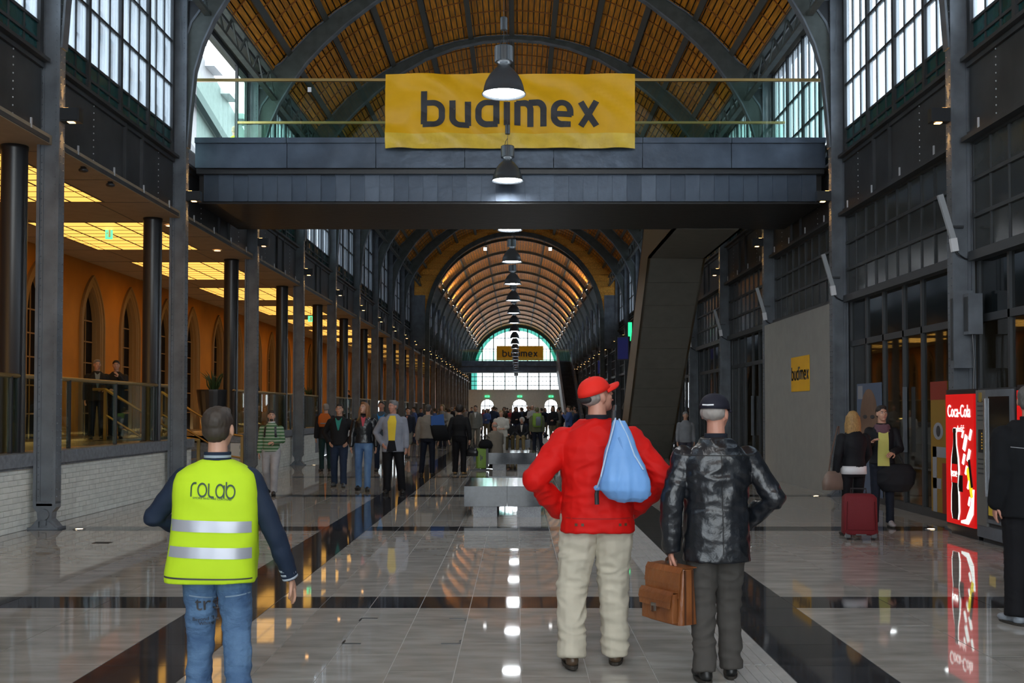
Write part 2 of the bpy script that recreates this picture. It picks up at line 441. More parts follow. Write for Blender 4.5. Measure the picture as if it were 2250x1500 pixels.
MB().box(-6.6, -6.45, 35.4, 38.6, 0, .95).box(-8.1, -7.95, 21.2, 25.1, 0, .95).box(-8.1, -6.4, 21.15, 21.3, 0, .95).box(-8.1, -6.4, 25.0, 25.15, 0, .95).build('plinth_backing', [coping_m], wl)
fg = struct('floor_gallery')
MB().box(-10.0, -6.4, -8, 21.4, .8, .95).box(-10.0, -6.4, 25, YE, .8, .95).box(-10, -7.9, 21.4, 25, .8, .95).build('gallery_floor', [mat('gallery floor', (.28, .22, .16), .25)], fg)
st = thing('gallery_stairs', 'short stone stair with brass handrails between hall floor and left gallery', 'stairs', (-6.2, 23.2, 0))
for i in range(6):
    MB().box(-.3 * (i + 1), -.3 * i + .02, -1.75, 1.75, 0, .158 * (i + 1)).build('step', [coping_m], st)
for yy in (-1.7, 1.7):
    h = MB(); h.tube([(.1, yy, .95), (-.2, yy, 1.0), (-1.75, yy, 1.95), (-2.0, yy, 1.95)], .028)
    h.tube([(.1, yy, .45), (-.2, yy, .5), (-1.75, yy, 1.45)], .022)
    h.box(.06, .12, yy - .02, yy + .02, 0, .97).box(-1.78, -1.72, yy - .02, yy + .02, .9, 1.95)
    h.build('handrail', [brass], st)

wg = struct('wall_left_gallery')
def outline(w, h, t, n=8):
    pts = [(-w, 0)] + [(w * 1.0 + 2 * w * cos(R(180 - 60 * i / n)), h + t / .866 * sin(R(180 - 60 * i / n))) for i in range(n + 1)]
    return pts + [(-x_, z_) for x_, z_ in pts[::-1][1:]]
def stripx(mb, a, b, x0, x1, y=0, z=0, m=0):
    q = MB().strip(a, b, x0, x1, m)
    mb.add([(p[1], p[0] + y, p[2] + z) for p in q.v], [f[::-1] for f in q.f], m); return mb
NH, NT, NW = 2.55, 1.05, .56
pl_ = MB(); ys_n = [YN(n + t) for n in range(-4, 22) for t in (.12, .58)]; prev = -8
for y in ys_n:
    pl_.box(-10.10, -9.94, prev, y - NW, .9, 5.2); prev = y + NW
    a_ = outline(NW, NH, NT)[1:-1]; stripx(pl_, a_, [(q[0], 5.2 - .95) for q in a_], -10.10, -9.94, y, .95)
pl_.box(-10.10, -9.94, prev, YE, .9, 5.2)
pl_.build('orange_plaster', [orange], wg)
MB().box(-10.3, -10.10, -8, YE, .9, 5.2).build('recess_backing', [dkglass], wg)
fr = MB(); fi = MB()
stripx(fr, outline(NW, NH, NT), outline(NW - .07, NH, NT - .08), -.155, .02)
stripx(fr, outline(NW - .07, NH, NT - .08), outline(NW - .13, NH, NT - .16), -.155, -.06)
stripx(fr, outline(NW + .12, NH, NT + .13), outline(NW, NH, NT), 0, .035)
stripx(fr, outline(NW + .17, NH, NT + .19), outline(NW + .12, NH, NT + .13), 0, .06)
for z in (.5, 1.1, 1.7, 2.2, 2.7): fi.box(-.155, -.135, -.43, .43, z, z + .03)
fi.box(-.155, -.135, -.015, .015, 0, 3.3)
nf, ni = fr.mesh('arched_frame', [trimw]), fi.mesh('dark_lattice', [trimw])
for n in range(-1, 22):
    for t in (.12, .58):
        f_ = inst(nf, 'arched_window_frame', wg, (-9.94, YN(n + t), .95)); inst(ni, 'lattice', f_, (0, 0, 0))
# gallery ceiling with luminous coffers
cg = struct('ceiling_gallery')
cz = 5.02
strips = MB()
strips.box(-6.75, -5.95, -8, YE, cz, cz + .12); strips.box(-9.94, -8.95, -8, YE, cz, cz + .12)
coff = []
for n in range(-1, 22):
    y0 = 2400 * .0084 + S * (n - 1); y1 = y0 + 3.45
    strips.box(-8.95, -6.75, y1, y0 + S, cz, cz + .12); coff.append((y0, y1))
strips.build('ceiling_board', [white_ceil], cg)
j = MB()
for n in range(0, 14):
    y0 = YN(n) + .3
    for q in range(3): j.box(-9.9, -6.0, y0 + q * 1.8, y0 + q * 1.8 + .012, cz - .004, cz)
j.box(-6.9, -6.88, 0, YE, cz - .004, cz).box(-8.8, -8.78, 0, YE, cz - .004, cz)
j.build('board_joint', [frame_d], cg)
pw, pl = 2.2 / 4, 3.45 / 8
pane_me = MB().box(-pw / 2 + .018, pw / 2 - .018, -pl / 2 + .014, pl / 2 - .014, 0, .02).mesh('luminous_pane', [lightpane])
for k, (y0, y1) in enumerate(coff):
    fr = MB()
    for i in range(5): fr.box(-8.95 + i * pw - .018, -8.95 + i * pw + .018, y0, y1, cz - .006, cz + .01)
    for i in range(9): fr.box(-8.95, -6.75, y0 + i * pl - .014, y0 + i * pl + .014, cz - .005, cz + .01)
    cl = tag(fr.build('coffer_light', [frame_d]), 'yellow luminous ceiling grid over the left gallery, %s from the camera' % ORD[k], 'ceiling light', 'luminous ceiling grids over the left gallery')
    if k < 9:
        for i in range(4):
            for jj in range(8): inst(pane_me, 'luminous_pane', cl, (-8.95 + (i + .5) * pw, y0 + (jj + .5) * pl, cz - .001))
    else: MB().box(-8.95, -6.75, y0, y1, cz + .02, cz + .04).build('luminous_panes', [lightpane], cl, kind='stuff')
MB().box(-10.1, -6.2, -8, YE, cz + .12, cz + .2).build('roof_slab', [wallgrey], cg)
# warm wash lights standing at the gallery wall
for n in range(-1, 12):
    ld = bpy.data.lights.new('wall_wash', 'AREA'); ld.energy = 8; ld.color = (1, .52, .16); ld.size = .15; ld.size_y = 3; ld.shape = 'RECTANGLE'
    lo = bpy.data.objects.new('wall_wash', ld); COL.objects.link(lo); lo.location = (-9.3, YN(n) + 2.7, 1.05); lo.rotation_euler = (0, R(180 + 18), 0); lo.parent = wg

# ---- glass balustrade along the gallery
gp = MB().box(-.008, .008, -.89, .89, 0, .96).mesh('glass_panel', [clear])
k = 0
for (a, b) in ((3.0, 21.3), (25.0, 35.5), (38.5, 80)):
    L = b - a
    br = thing('glass_balustrade', ['frameless glass balustrade with brass rail on the coping left of the stair, foreground', 'glass balustrade with brass rail on the short middle stretch of low wall', 'long far glass balustrade with brass rail on the left gallery edge'][k], 'balustrade', (-6.34, (a + b) / 2, .99)); k += 1
    MB().tube([(0, -L / 2, 1.0), (0, L / 2, 1.0)], .03, 8).build('handrail', [brass], br)
    n = int(L / 1.82)
    for i in range(n):
        inst(gp, 'glass_panel', br, (0, -L / 2 + (i + .5) * L / n, .02), scale=(1, L / n / 1.82, 1))
        MB().box(-.025, .025, -.02, .02, 0, 1.0).build('post', [black_m], br, loc=(0, -L / 2 + i * L / n + .02, 0))

# ---- round black columns of the gallery
rc = MB().lathe([(0, 0), (.2, 0), (.2, .03), (.165, .05), (.165, 4.0), (.172, 4.02), (.172, 4.07), (0, 4.07)], 28).mesh('round_column', [black_m], True)
for n in range(-1, 22):
    o = tag(inst(rc, 'round_column', None, (-6.60 + .14, YN(n), .95)), ('black round gallery column, %s from the camera' % ORD[max(0, n)]) if n >= 0 else 'black round gallery column beside the camera', 'column', 'round black gallery columns')

# ---- riveted steel columns
def steel_col():
    c = MB()
    z0, z1 = .3, 9.35
    c.box(.125, .145, -.09, .09, z0, z1).box(-.145, -.125, -.09, .09, z0, z1)
    c.box(-.125, .125, -.05, -.035, z0, z1).box(-.125, .125, .035, .05, z0, z1)
    for sx in (-1, 1):
        for sy in (-1, 1):
            c.box(sx * .125, sx * .065, sy * .05, sy * .062, z0, z1)
            c.box(sx * .125, sx * .105, sy * .05, sy * .09, z0, z1)
    c.box(-.145, .145, -.075, .075, z0, z0 + .06)
    return c
def col_base():
    b = MB()
    b.strip([(-.19, 0), (-.17, .04), (-.09, .13), (-.10, .22), (-.15, .28), (-.15, .33)], [(.19, 0), (.17, .04), (.09, .13), (.10, .22), (.15, .28), (.15, .33)], -.075, .075)
    b.box(-.2, .2, -.13, .13, 0, .025)
    for sy in (-1, 1):
        b.strip([(-.03, .05), (-.035, .12)], [(.03, .05), (.035, .12)], sy * .075, sy * .1)
    bb = MB().lathe([(0, -.11), (.07, -.11), (.07, .11), (0, .11)], 20)
    b.add([(p[0], p[2], p[1] + .19) for p in bb.v], [f[::-1] for f in bb.f])
    for sx in (-1, 1): b.strip([(sx * .06, .025), (sx * .06, .1)], [(sx * .16, .025), (sx * .075, .1)], -.12, .12)
    return b
def rivets(zs, pts, r=.011):
    m = MB()
    for z in zs:
        for (x_, y_) in pts: m.ell((x_, y_, z), (r, r, r), 6, 4)
    return m
cm_ = steel_col().mesh('shaft', [steel]); cb_ = col_base().mesh('foot', [steel])
zz = [.42 + .095 * i for i in range(92)]
rv_ = rivets(zz, [(.147, -.05), (.147, .05), (.093, -.063), (-.093, -.063)]).mesh('rivets', [steel])
sm = mat('small hanger clip', (.5, .52, .55), .4)
for side in (-1, 1):
    for n in range(-4, 23):
        sd = 'left' if side < 0 else 'right'
        lab = ('riveted grey steel column on the %s side of the hall, %s from the camera' % (sd, ORD[n])) if n >= 0 else 'riveted steel column on the %s side, %s behind the camera' % (sd, ORD[-n])
        c = thing('steel_column', lab, 'column', (side * 5.985, YN(n), 0), 0 if side < 0 else pi, 'riveted steel columns on the %s side' % sd)
        inst(cm_, 'shaft', c); inst(cb_, 'foot', c)
        if n < 6: inst(rv_, 'rivets', c, kind='stuff')
# ---- spandrel girders, each bay
def girder(x):
    g = MB()
    g.box(x - .02, x + .02, 0, S - .3, 5.09, 6.1)
    g.box(x - .14, x + .14, 0, S - .3, 5.03, 5.09).box(x - .14, x + .14, 0, S - .3, 6.08, 6.13)
    g.box(x - .06, x + .06, 0, S - .3, 5.09, 5.16).box(x - .06, x + .06, 0, S - .3, 6.01, 6.08)
    for t in (.5, .64): g.box(x - .07, x + .07, t * S - .05, t * S + .01, 5.09, 6.08)
    return g
gm = girder(0).mesh('plate_girder', [steel_d])
rvg = MB()
for t in (.27, .8):
    for z in [5.2 + .1 * i for i in range(9)]: rvg.ell((.022, t * S, z), (.011, .011, .011), 6, 4).ell((-.022, t * S, z), (.011, .011, .011), 6, 4)
rvg = rvg.mesh('rivets', [sm])
clip = MB().box(-.01, .01, -.012, .012, 0, .13).mesh('clip', [sm])
for side in (-1, 1):
    for n in range(-4, 23):
        sd = 'left' if side < 0 else 'right'
        g = tag(inst(gm, 'plate_girder', None, (side * 6.08, YN(n) + .15, 0)), ('dark riveted plate girder above the %s side, in the %s bay from the camera' % (sd, ORD[n])) if n >= 0 else 'plate girder above the %s side, %s bay behind the camera' % (sd, ORD[-n]), 'girder', 'plate girders above the %s side' % sd)
        if n < 3:
            inst(rvg, 'rivets', g, kind='stuff')
            for t in (.12, .37, .61, .85): inst(clip, 'clip', g, (-side * .13, t * S, 5.09))

# ---- upper windows: frame, glazing bars and panes per bay
PZs = [6.15, 6.36, 6.6, 7.4, 8.2, 9.25]
WL = S - .32
def win_frame():
    f = MB()
    for i in range(13):
        y = i * WL / 12; big = i % 3 == 0
        hw_ = .045 if big else .014
        f.box(-.05 if big else -.02, .05 if big else .02, y - hw_, y + hw_, 6.12, 9.3)
    for z in PZs: f.box(-.03, .03, 0, WL, z - .02, z + .02)
    return f
wfm = win_frame().mesh('glazing_bars', [steel_d])
def pane_me_(z0, z1, m): return MB().box(-.005, .005, .016, WL / 12 - .016, z0 + .02, z1 - .02).mesh('pane', [m])
pmes = [pane_me_(PZs[i], PZs[i + 1], teal if i < 2 else upglass) for i in range(5)]
allp = MB()
for i in range(5): allp.box(-.005, .005, 0, WL, PZs[i], PZs[i + 1], 0 if i < 2 else 1)
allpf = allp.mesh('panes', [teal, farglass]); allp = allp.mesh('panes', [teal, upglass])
wi = 1
for side in (-1, 1):
    for n in range(-4, 23):
        if n == 1 and side < 0: continue
        wd = struct('window_%d' % wi, (side * 6.1, YN(n) + .16, 0)); wi += 1
        inst(wfm, 'glazing_bars', wd)
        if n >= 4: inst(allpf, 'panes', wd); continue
        if n in (-1, 0) or (n == 1 and side > 0):
            for i in range(5):
                for q in range(12): inst(pmes[i], 'pane', wd, (0, q * WL / 12, 0), (0, 0, 0))
        else: inst(allp, 'panes', wd)
# bay with the clear opening where the footbridge leaves the hall
wd = struct('window_%d' % wi, (-6.1, YN(1) + .16, 0)); wi += 1
MB().box(-.03, .03, 0, .06, 6.12, 9.3).box(-.03, .03, .42, .46, 6.12, 9.3).box(-.03, .03, WL - .9, WL - .82, 6.12, 9.3).box(-.03, .03, WL - .05, WL, 6.12, 9.3).box(-.03, .03, 0, WL, 9.2, 9.3).box(-.03, .03, 0, .45, 7.3, 7.34).build('glazing_bars', [steel_d], wd)
MB().box(-.005, .005, .06, .42, 6.12, 9.2).box(-.005, .005, WL - .8, WL - .05, 6.12, 9.2).build('pane', [clear], wd)

# ---- roof vault of the first section
R1, ZC1 = 6.9, 5.3
def arcpt(r, zc, a): return (r * sin(a), zc + r * cos(a))
A1 = math.asin(5.55 / R1)
ceil = struct('ceiling')
NBD = 86
bw = 2 * A1 * R1 / NBD
bmesh_s = MB().box(-bw / 2 + .016, bw / 2 - .016, .06, S - .06, -.012, .012).mesh('board', [wood])
def boards(mb, r, zc, a1, nb, y0, y1, bw_):
    for i in range(nb):
        a = -a1 + (i + .5) * 2 * a1 / nb
        x_, z_ = arcpt(r, zc, a); t = V((cos(a), 0, -sin(a))); q = V((sin(a), 0, cos(a)))
        c = V((x_, 0, z_)); h = bw_ / 2 - .016
        mb.add([c - t * h - q * .012 + V((0, y0, 0)), c + t * h - q * .012 + V((0, y0, 0)), c + t * h + q * .012 + V((0, y0, 0)), c - t * h + q * .012 + V((0, y0, 0)),
                c - t * h - q * .012 + V((0, y1, 0)), c + t * h - q * .012 + V((0, y1, 0)), c + t * h + q * .012 + V((0, y1, 0)), c - t * h + q * .012 + V((0, y1, 0))],
               [(0, 1, 2, 3), (7, 6, 5, 4), (0, 4, 5, 1), (1, 5, 6, 2), (2, 6, 7, 3), (3, 7, 4, 0)])
for n in (1, 2, 3):
    for i in range(NBD):
        a = -A1 + (i + .5) * 2 * A1 / NBD; x_, z_ = arcpt(R1, ZC1, a)
        inst(bmesh_s, 'board', ceil, (x_, YN(n), z_), (0, a, 0))
fb = MB()
for n in list(range(-4, 1)) + list(range(4, 9)): boards(fb, R1, ZC1, A1, NBD, YN(n) + .06, YN(n) + S - .06, bw)
fb.build('remaining_boards', [wood], ceil, kind='stuff')
R2, ZC2 = 5.75, 6.7
fb = MB()
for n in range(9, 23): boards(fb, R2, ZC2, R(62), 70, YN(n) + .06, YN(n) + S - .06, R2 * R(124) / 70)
fb.build('far_vault_boards', [wood_lit], ceil, kind='stuff')
# outer skin above the boards, purlins, battens
def arcpl(r, zc, a1, n=40): return [arcpt(r, zc, -a1 + 2 * a1 * i / n) for i in range(n + 1)]
MB().strip(arcpl(R1 + .03, ZC1, A1 + .02), arcpl(R1 + .12, ZC1, A1 + .02), YN(-4), PORT).build('roof_skin', [black_m], ceil)
MB().strip(arcpl(R2 + .03, ZC2, R(62)), arcpl(R2 + .12, ZC2, R(62)), PORT, YE + .5).build('far_roof_skin', [black_m], ceil)
for side in (-1, 1):
    MB().bar((side * 5.5, (YN(-4) + PORT) / 2 - 0 * S, 9.46), (side * 6.3, (YN(-4) + PORT) / 2, 9.3), PORT - YN(-4), .05, up=(0, 0, 1)).build('eaves_panel', [purl], ceil)
    MB().box(side * 5.0, side * 6.3, PORT, YE, 9.33, 9.5).build('far_eaves_panel', [purl], ceil)
for i in range(11):
    a = -A1 + (i + .5) * 2 * A1 / 11; x_, z_ = arcpt(R1 - .05, ZC1, a)
    MB().box(-.07, .07, YN(-4), PORT, -.05, .04).build('purlin', [purl], ceil, loc=(x_, 0, z_)).rotation_euler = (0, a, 0)
for i in range(7):
    a = R(-57) + i * R(19); x_, z_ = arcpt(R2 - .04, ZC2, a)
    MB().box(-.05, .05, PORT, YE, -.04, .03).build('purlin', [purl], ceil, loc=(x_, 0, z_)).rotation_euler = (0, a, 0)
bt = MB().strip(arcpl(R1 - .035, ZC1, A1), arcpl(R1 - .015, ZC1, A1), -.012, .012).mesh('batten', [batten_m])
for n in range(-1, 9):
    for q in range(1, 6): inst(bt, 'batten', ceil, (0, YN(n) + q * S / 6, 0))
# lattice eaves girder
for side in (-1, 1):
    lg = tag(MB().box(side * 5.42, side * 5.54, YN(-4), PORT, 9.22, 9.28).box(side * 5.42, side * 5.54, YN(-4), PORT, 8.72, 8.78).build('lattice_girder', [rib_m]), 'long lattice girder under the eaves on the %s side' % ('left' if side < 0 else 'right'), 'girder', 'lattice girders under the eaves')
    for n in range(-1, 9):
        m = MB()
        for q in range(5):
            y = YN(n) + q * S / 5
            m.bar((side * 5.48, y, 8.75), (side * 5.48, y + S / 10, 9.25), .03, .05).bar((side * 5.48, y + S / 10, 9.25), (side * 5.48, y + S / 5, 8.75), .03, .05)
        m.build('lattice', [rib_m], lg)
    lg2 = tag(MB().box(side * 5.0, side * 5.1, PORT, YE, 9.42, 9.5).build('purlin_rail', [steel]), 'long pale rail under the far vault on the %s side' % ('left' if side < 0 else 'right'), 'rail', 'rails under the far vault')
# ---- arch ribs
inner = [(5.84, 6.3), (5.80, 6.9), (5.72, 7.7), (5.58, 8.2), (5.38, 8.65), (5.12, 9.08), (4.75, 9.6), (4.33, 10.05), (3.84, 10.5), (3.2, 11.0), (2.45, 11.45), (1.6, 11.78), (.8, 11.95), (0, 12.0)]
def outer(i):
    if i < 5: return (6.12, 6.3 + i * .75)
    x_ = inner[i][0] + {5: .85, 6: .55, 7: .3, 8: .2}.get(i, .0)
    x_ = min(x_, 6.0)
    return (x_, ZC1 + sqrt(max(0, (R1 - .08) ** 2 - min(x_, 5.6) ** 2)))
inn = [(-a, b) for a, b in inner] + inner[::-1][1:]
out_ = [(-outer(i)[0], outer(i)[1]) for i in range(14)] + [outer(i) for i in range(12, -1, -1)]
web_me = MB().strip(inn, out_, -.025, .025).mesh('web', [rib_m])
inn2 = [(a * (1 - .004) + (0), b - .0) for a, b in inn]
def inset(pl, d):
    r = []
    for i, p in enumerate(pl):
        a = V(pl[max(0, i - 1)]); b = V(pl[min(len(pl) - 1, i + 1)]); t = (b - a).normalized(); n_ = V((t.y, -t.x)); r.append((p[0] + n_.x * d, p[1] + n_.y * d))
    return r
fl_me = MB().strip(inset(inn, 0), inset(inn, .03), -.085, .085).strip(inset(out_, -.0), inset(out_, -.03), -.07, .07).mesh('flange', [steel])
# raised ring around the triangular gusset opening
gus = []
for s_ in (-1, 1):
    g_ = MB(); tri = [(s_ * 5.95, 8.05), (s_ * 5.78, 8.6), (s_ * 5.5, 9.0), (s_ * 5.98, 9.02)]
    for i in range(4):
        p, q = tri[i], tri[(i + 1) % 4]; g_.bar((p[0], -.035, p[1]), (q[0], -.035, q[1]), .02, .04)
    g_.add([(p[0], -.028, p[1]) for p in tri], [(0, 1, 2, 3)], 1); gus.append(g_.mesh('gusset', [steel, black_m]))
for n in range(-4, 9):
    rb = thing('arch_rib', ('dark iron arch rib with curved brackets springing from the %s pair of columns' % ORD[n]) if n >= 0 else 'arch rib over the camera', 'arch', (0, YN(n), 0), 0, 'arch ribs of the near vault')
    inst(web_me, 'web', rb); inst(fl_me, 'flange', rb); inst(gus[0], 'gusset', rb); inst(gus[1], 'gusset', rb)
inn3 = [(-5.6, 5.9)] + arcpl(R2 - .2, ZC2, R(90), 36)[0:] + [(5.6, 5.9)]
out3 = [(-5.95, 5.9)] + arcpl(R2 - .04, ZC2, R(90), 36) + [(5.95, 5.9)]
out3[1] = (-6.0, 6.7); out3[-2] = (6.0, 6.7)
r2_me = MB().strip(inn3, out3, -.07, .07).mesh('arch_rib', [rib_m])
for n in range(10, 23):
    tag(inst(r2_me, 'arch_rib', None, (0, YN(n), 0)), 'iron arch rib of the far vault, %s beyond the portal' % ORD[n - 10], 'arch', 'arch ribs of the far vault')
vs_b = MB().box(-.07, .07, -.08, .08, -.06, .06).box(-.02, .02, -.02, .02, -.16, -.06).mesh('housing', [black_m])
vs_l = MB().box(-.05, .05, -.06, .06, .06, .068).mesh('lens', [mat('vault spotlight lens', (1, .95, .85), .4, emit=14)])
for side in (-1, 1):
    for n in range(10, 22):
        far = True
        t_ = thing('vault_spotlight', 'small spotlight on the %s eaves rail lighting the vault, %s' % ('left' if side < 0 else 'right', '%s beyond the portal' % ORD[n - 10]), 'spotlight',
                   (side * 4.72, YN(n) + S / 2, 9.36), 0, 'vault spotlights on the %s' % ('left' if side < 0 else 'right'))
        t_.rotation_euler = (0, side * R(-28), 0)
        MB().bar((0, 0, -.1), (side * .36, 0, .0), .03, .03).build('arm', [black_m], t_)
        inst(vs_b, 'housing', t_, (0, 0, .0)); inst(vs_l, 'lens', t_)
        ld = bpy.data.lights.new('vault_beam', 'SPOT'); ld.energy = 150; ld.color = (1, .66, .34); ld.spot_size = R(120); ld.spot_blend = .9; ld.shadow_soft_size = .05
        lo = bpy.data.objects.new('vault_beam', ld); COL.objects.link(lo); lo.parent = t_; lo.location = (0, 0, .09); lo.rotation_euler = (pi, 0, 0)
# ---- portal wall between the two vaults
pt = struct('wall_portal')
ip = arcpl(4.95, 6.72, R(90), 30); op = []
for (x_, z_) in ip:
    a = atan2(x_, z_ - 5.6); op.append((7.3 * sin(a), 5.6 + 7.3 * cos(a)))
MB().strip(ip, op, PORT, PORT + .12).build('boarded_spandrel', [wood], pt)
for k in range(14):
    z = 8.0 + k * .35
    for s_ in (-1, 1):
        xi = sqrt(max(0, 5.0 ** 2 - (z - 6.72) ** 2)) + .12
        xo = sqrt(max(0, 6.9 ** 2 - (z - 5.3) ** 2)) - .05
        if xo > xi + .15: MB().box(s_ * xi, s_ * xo, PORT - .03, PORT, z, z + .32).build('board', [wood_lit], pt)
MB().strip(ip, [(a * 1.05, 6.72 + (b - 6.72) * 1.05) for a, b in ip], PORT - .14, PORT + .14).build('portal_arch', [rib_m], pt)
for s_ in (-1, 1):
    MB().box(s_ * 4.95, s_ * 5.2, PORT - .14, PORT + .14, 0, 6.75).build('portal_pier', [rib_m], pt)
    MB().box(s_ * 5.2, s_ * 6.0, PORT - .04, PORT, 5.1, 8.2).build('portal_plate', [steel], pt)
    lx = PX(1066 if s_ < 0 else 1209, PORT)
    fl = thing('square_floodlight', 'small square white floodlight on the %s of the wooden portal' % ('left' if s_ < 0 else 'right'), 'light', (lx, PORT - .2, PZ(547, PORT)))
    MB().box(-.1, .1, .0, .16, -.1, .1).build('housing', [frame_d], fl)
    MB().box(-.09, .09, -.012, .0, -.09, .09).build('lens', [mat('floodlight lens', (1, 1, 1), .4, emit=2.5)], fl)

# ---- right side: shop fronts, transom glazing
wr = struct('wall_right')
TZ = [3.6, 4.07, 4.55, 5.03]
NP = 10
TL = S - .3
tp_me = [MB().box(-.01, .01, .014, TL / NP - .014, TZ[i] + .02, TZ[i + 1] - .02).mesh('pane', [frost]) for i in range(3)]
tf = MB()
for i in range(NP + 1): tf.box(-.03, .03, i * TL / NP - .014, i * TL / NP + .014, 3.55, 5.05)
for z in TZ: tf.box(-.045, .045, 0, TL, z - .03, z + .02)
tf.box(-.1, .1, 0, TL, 3.48, 3.6)
tf_me = tf.mesh('glazing_bars', [frame_d])
tall = MB().box(-.01, .01, 0, TL, 3.6, 5.03).mesh('panes', [frost])
sf = MB()
sf.box(-.04, .04, 0, TL, 2.68, 2.78)
for y in (0, TL * .33, TL * .48, TL * .66, TL * .83, TL): sf.box(-.04, .04, y - .03, y + .03, 0, 3.5)
sf.box(-.05, .05, 0, TL, 0, .12)
sf_me = sf.mesh('shop_frame', [frame_d]); sg_me = MB().box(-.006, .006, 0, TL, .1, 2.7).mesh('shop_glass', [shopglass])
sh_me = MB().box(-.006, .006, 0, TL, 2.75, 3.5).mesh('header_glass', [mat('black header glass', (.012, .016, .018), .08, spec=.6)])
for n in range(-4, 23):
    tw = struct('window_%d' % wi, (6.12, YN(n) + .15, 0)); wi += 1
    inst(tf_me, 'glazing_bars', tw)
    if -1 <= n <= 3:
        for i in range(3):
            for q in range(NP): inst(tp_me[i], 'pane', tw, (0, q * TL / NP, 0), (0, 0, R(rnd.uniform(-.5, .5))))
    else: inst(tall, 'panes', tw)
    dr = struct('door_%d' % (n + 5), (6.18, YN(n) + .15, 0))
    inst(sf_me, 'shop_frame', dr); inst(sg_me, 'shop_glass', dr); inst(sh_me, 'header_glass', dr)
    MB().box(0, .06, TL * .45, TL * .455, .9, 1.9).build('door_handle', [steel], dr).location = (-.1, 0, 0)
curt = mat('ochre shop curtain', (.34, .20, .03), .7, col2=(.10, .055, .01), scale=2, stretch=(1, 3, .15))
MB().box(9.0, 9.1, -8, YE, 0, 5).build('shop_back_wall', [curt], wr)
MB().box(6.2, 9.1, -8, YE, 3.5, 3.6).build('shop_ceiling', [wallgrey], wr)
MB().box(6.25, 6.35, -8, YE, 3.55, 9.4).box(6.14, 6.25, -8, YE, 5.03, 6.12).build('backing', [frame_d], wr) if False else MB().box(6.14, 6.2, -8, YE, 5.03, 6.12).box(6.3, 6.36, -8, YE, 3.5, 6.12).build('backing', [frame_d], wr)
MB().box(-6.2, -6.14, -8, YE, 5.03, 6.12).build('girder_backing', [frame_d], wl)
for n in range(-1, 6):
    MB().box(6.2, 9.0, YN(n) - .1, YN(n) + .1, 0, 3.5).build('shop_partition', [wallgrey], wr)
    if n == 1: continue
    ld = bpy.data.lights.new('shop_light', 'AREA'); ld.energy = 9 if n <= 0 else 5; ld.color = (1, .62, .22); ld.size = 1.2
    lo = bpy.data.objects.new('shop_light', ld); COL.objects.link(lo); lo.location = (8.2, YN(n) + 2.7, 3.4); lo.parent = wr
# end caps behind the camera
wf = struct('wall_front')
YF = -7.6
fa = arcpl(5.5, 6.3, R(90), 30)
MB().box(-10, -5.5, YF - .2, YF, 0, 12.6).box(5.5, 9, YF - .2, YF, 0, 12.6).strip(fa, [(a_, 12.6) for a_, b_ in fa], YF - .2, YF).box(-5.5, 5.5, YF - .2, YF, 2.9, 3.4).build('front_plaster', [cream], wf)
fwm = MB()
for i in range(13):
    x_ = -5.4 + i * .9; fwm.box(x_ - .03, x_ + .03, YF - .15, YF - .08, 0 if i % 3 == 0 else 3.4, 6.3 + sqrt(max(0, 5.45 ** 2 - x_ * x_)))
for z in (3.4, 5.0, 6.3, 8.5, 10.5):
    hx = 5.5 if z < 6.4 else sqrt(5.5 ** 2 - (z - 6.3) ** 2); fwm.box(-hx, hx, YF - .15, YF - .08, z - .03, z + .03)
fww = struct('window_90'); fwm.build('glazing_bars', [frame_d], fww)
# ---- end facade
wb = struct('wall_back')
ef = MB()
for (a, b) in ((-6.3, -4.55), (-2.85, -.5), (1.4, 3.6), (5.3, 6.3)): ef.box(a, b, YE, YE + .5, 0, 2.0)
def over(cx, hw_, zt):   # wall above an arched doorway
    a = []; b = []
    for i in range(13):
        x_ = cx - hw_ + 2 * hw_ * i / 12; a.append((x_, 2.0 + (zt - 2.0) * sqrt(max(0, 1 - ((x_ - cx) / hw_) ** 2)))); b.append((x_, 4.05))
    ef.strip(a, b, YE, YE + .5)
for c in (-3.7, .45, 4.45): over(c, .85 if c != .45 else .95, 2.85)
for (a, b) in ((-6.3, -4.55), (-2.85, -.5), (1.4, 3.6), (5.3, 6.3)): ef.box(a, b, YE, YE + .5, 2.0, 4.05)
ef.box(-6.3, 6.3, YE - .1, YE + .5, 3.98, 4.1)
ef.build('cream_plaster', [cream], wb)
ea = arcpl(5.7, 6.7, R(90), 30)
MB().strip(ea, [(math.copysign(6.4, a_) if abs(a_) > 4.9 else a_ * 1.12, max(b_ + .5, 9.6)) for a_, b_ in ea], YE, YE + .3).box(-6.4, -5.75, YE, YE + .3, 4.1, 6.75).box(5.75, 6.4, YE, YE + .3, 4.1, 6.75).build('end_surround', [rib_m], wb)
g = MB(); 
for i in range(25):
    x_ = -5.8 + i * 11.6 / 24; zt = ZC2 + sqrt(max(0, 5.7 ** 2 - x_ * x_)) if abs(x_) < 5.7 else 6.7
    wb_ = .07 if i % 3 == 0 else .025
    g.box(x_ - wb_, x_ + wb_, YE + .1, YE + .2, 4.1, zt)
for z in (4.1, 4.65, 5.2, 5.75, 6.3, 7.9, 9.3, 10.7):
    hx = 5.8 if z < 6.7 else sqrt(5.7 ** 2 - (z - 6.7) ** 2)
    g.box(-hx, hx, YE + .1, YE + .2, z - .04, z + .04)
g.strip(arcpl(5.35, 6.7, R(90), 30), arcpl(5.75, 6.7, R(90), 30), YE + .05, YE + .25)
endw = struct('window_%d' % wi, (0, 0, 0)); wi += 1
g.build('glazing_bars', [mat('dark green glazing bar', (.03, .09, .08), .5)], endw)
tg = glass('teal tinted border glass', (.16, .36, .32), .02, .1)
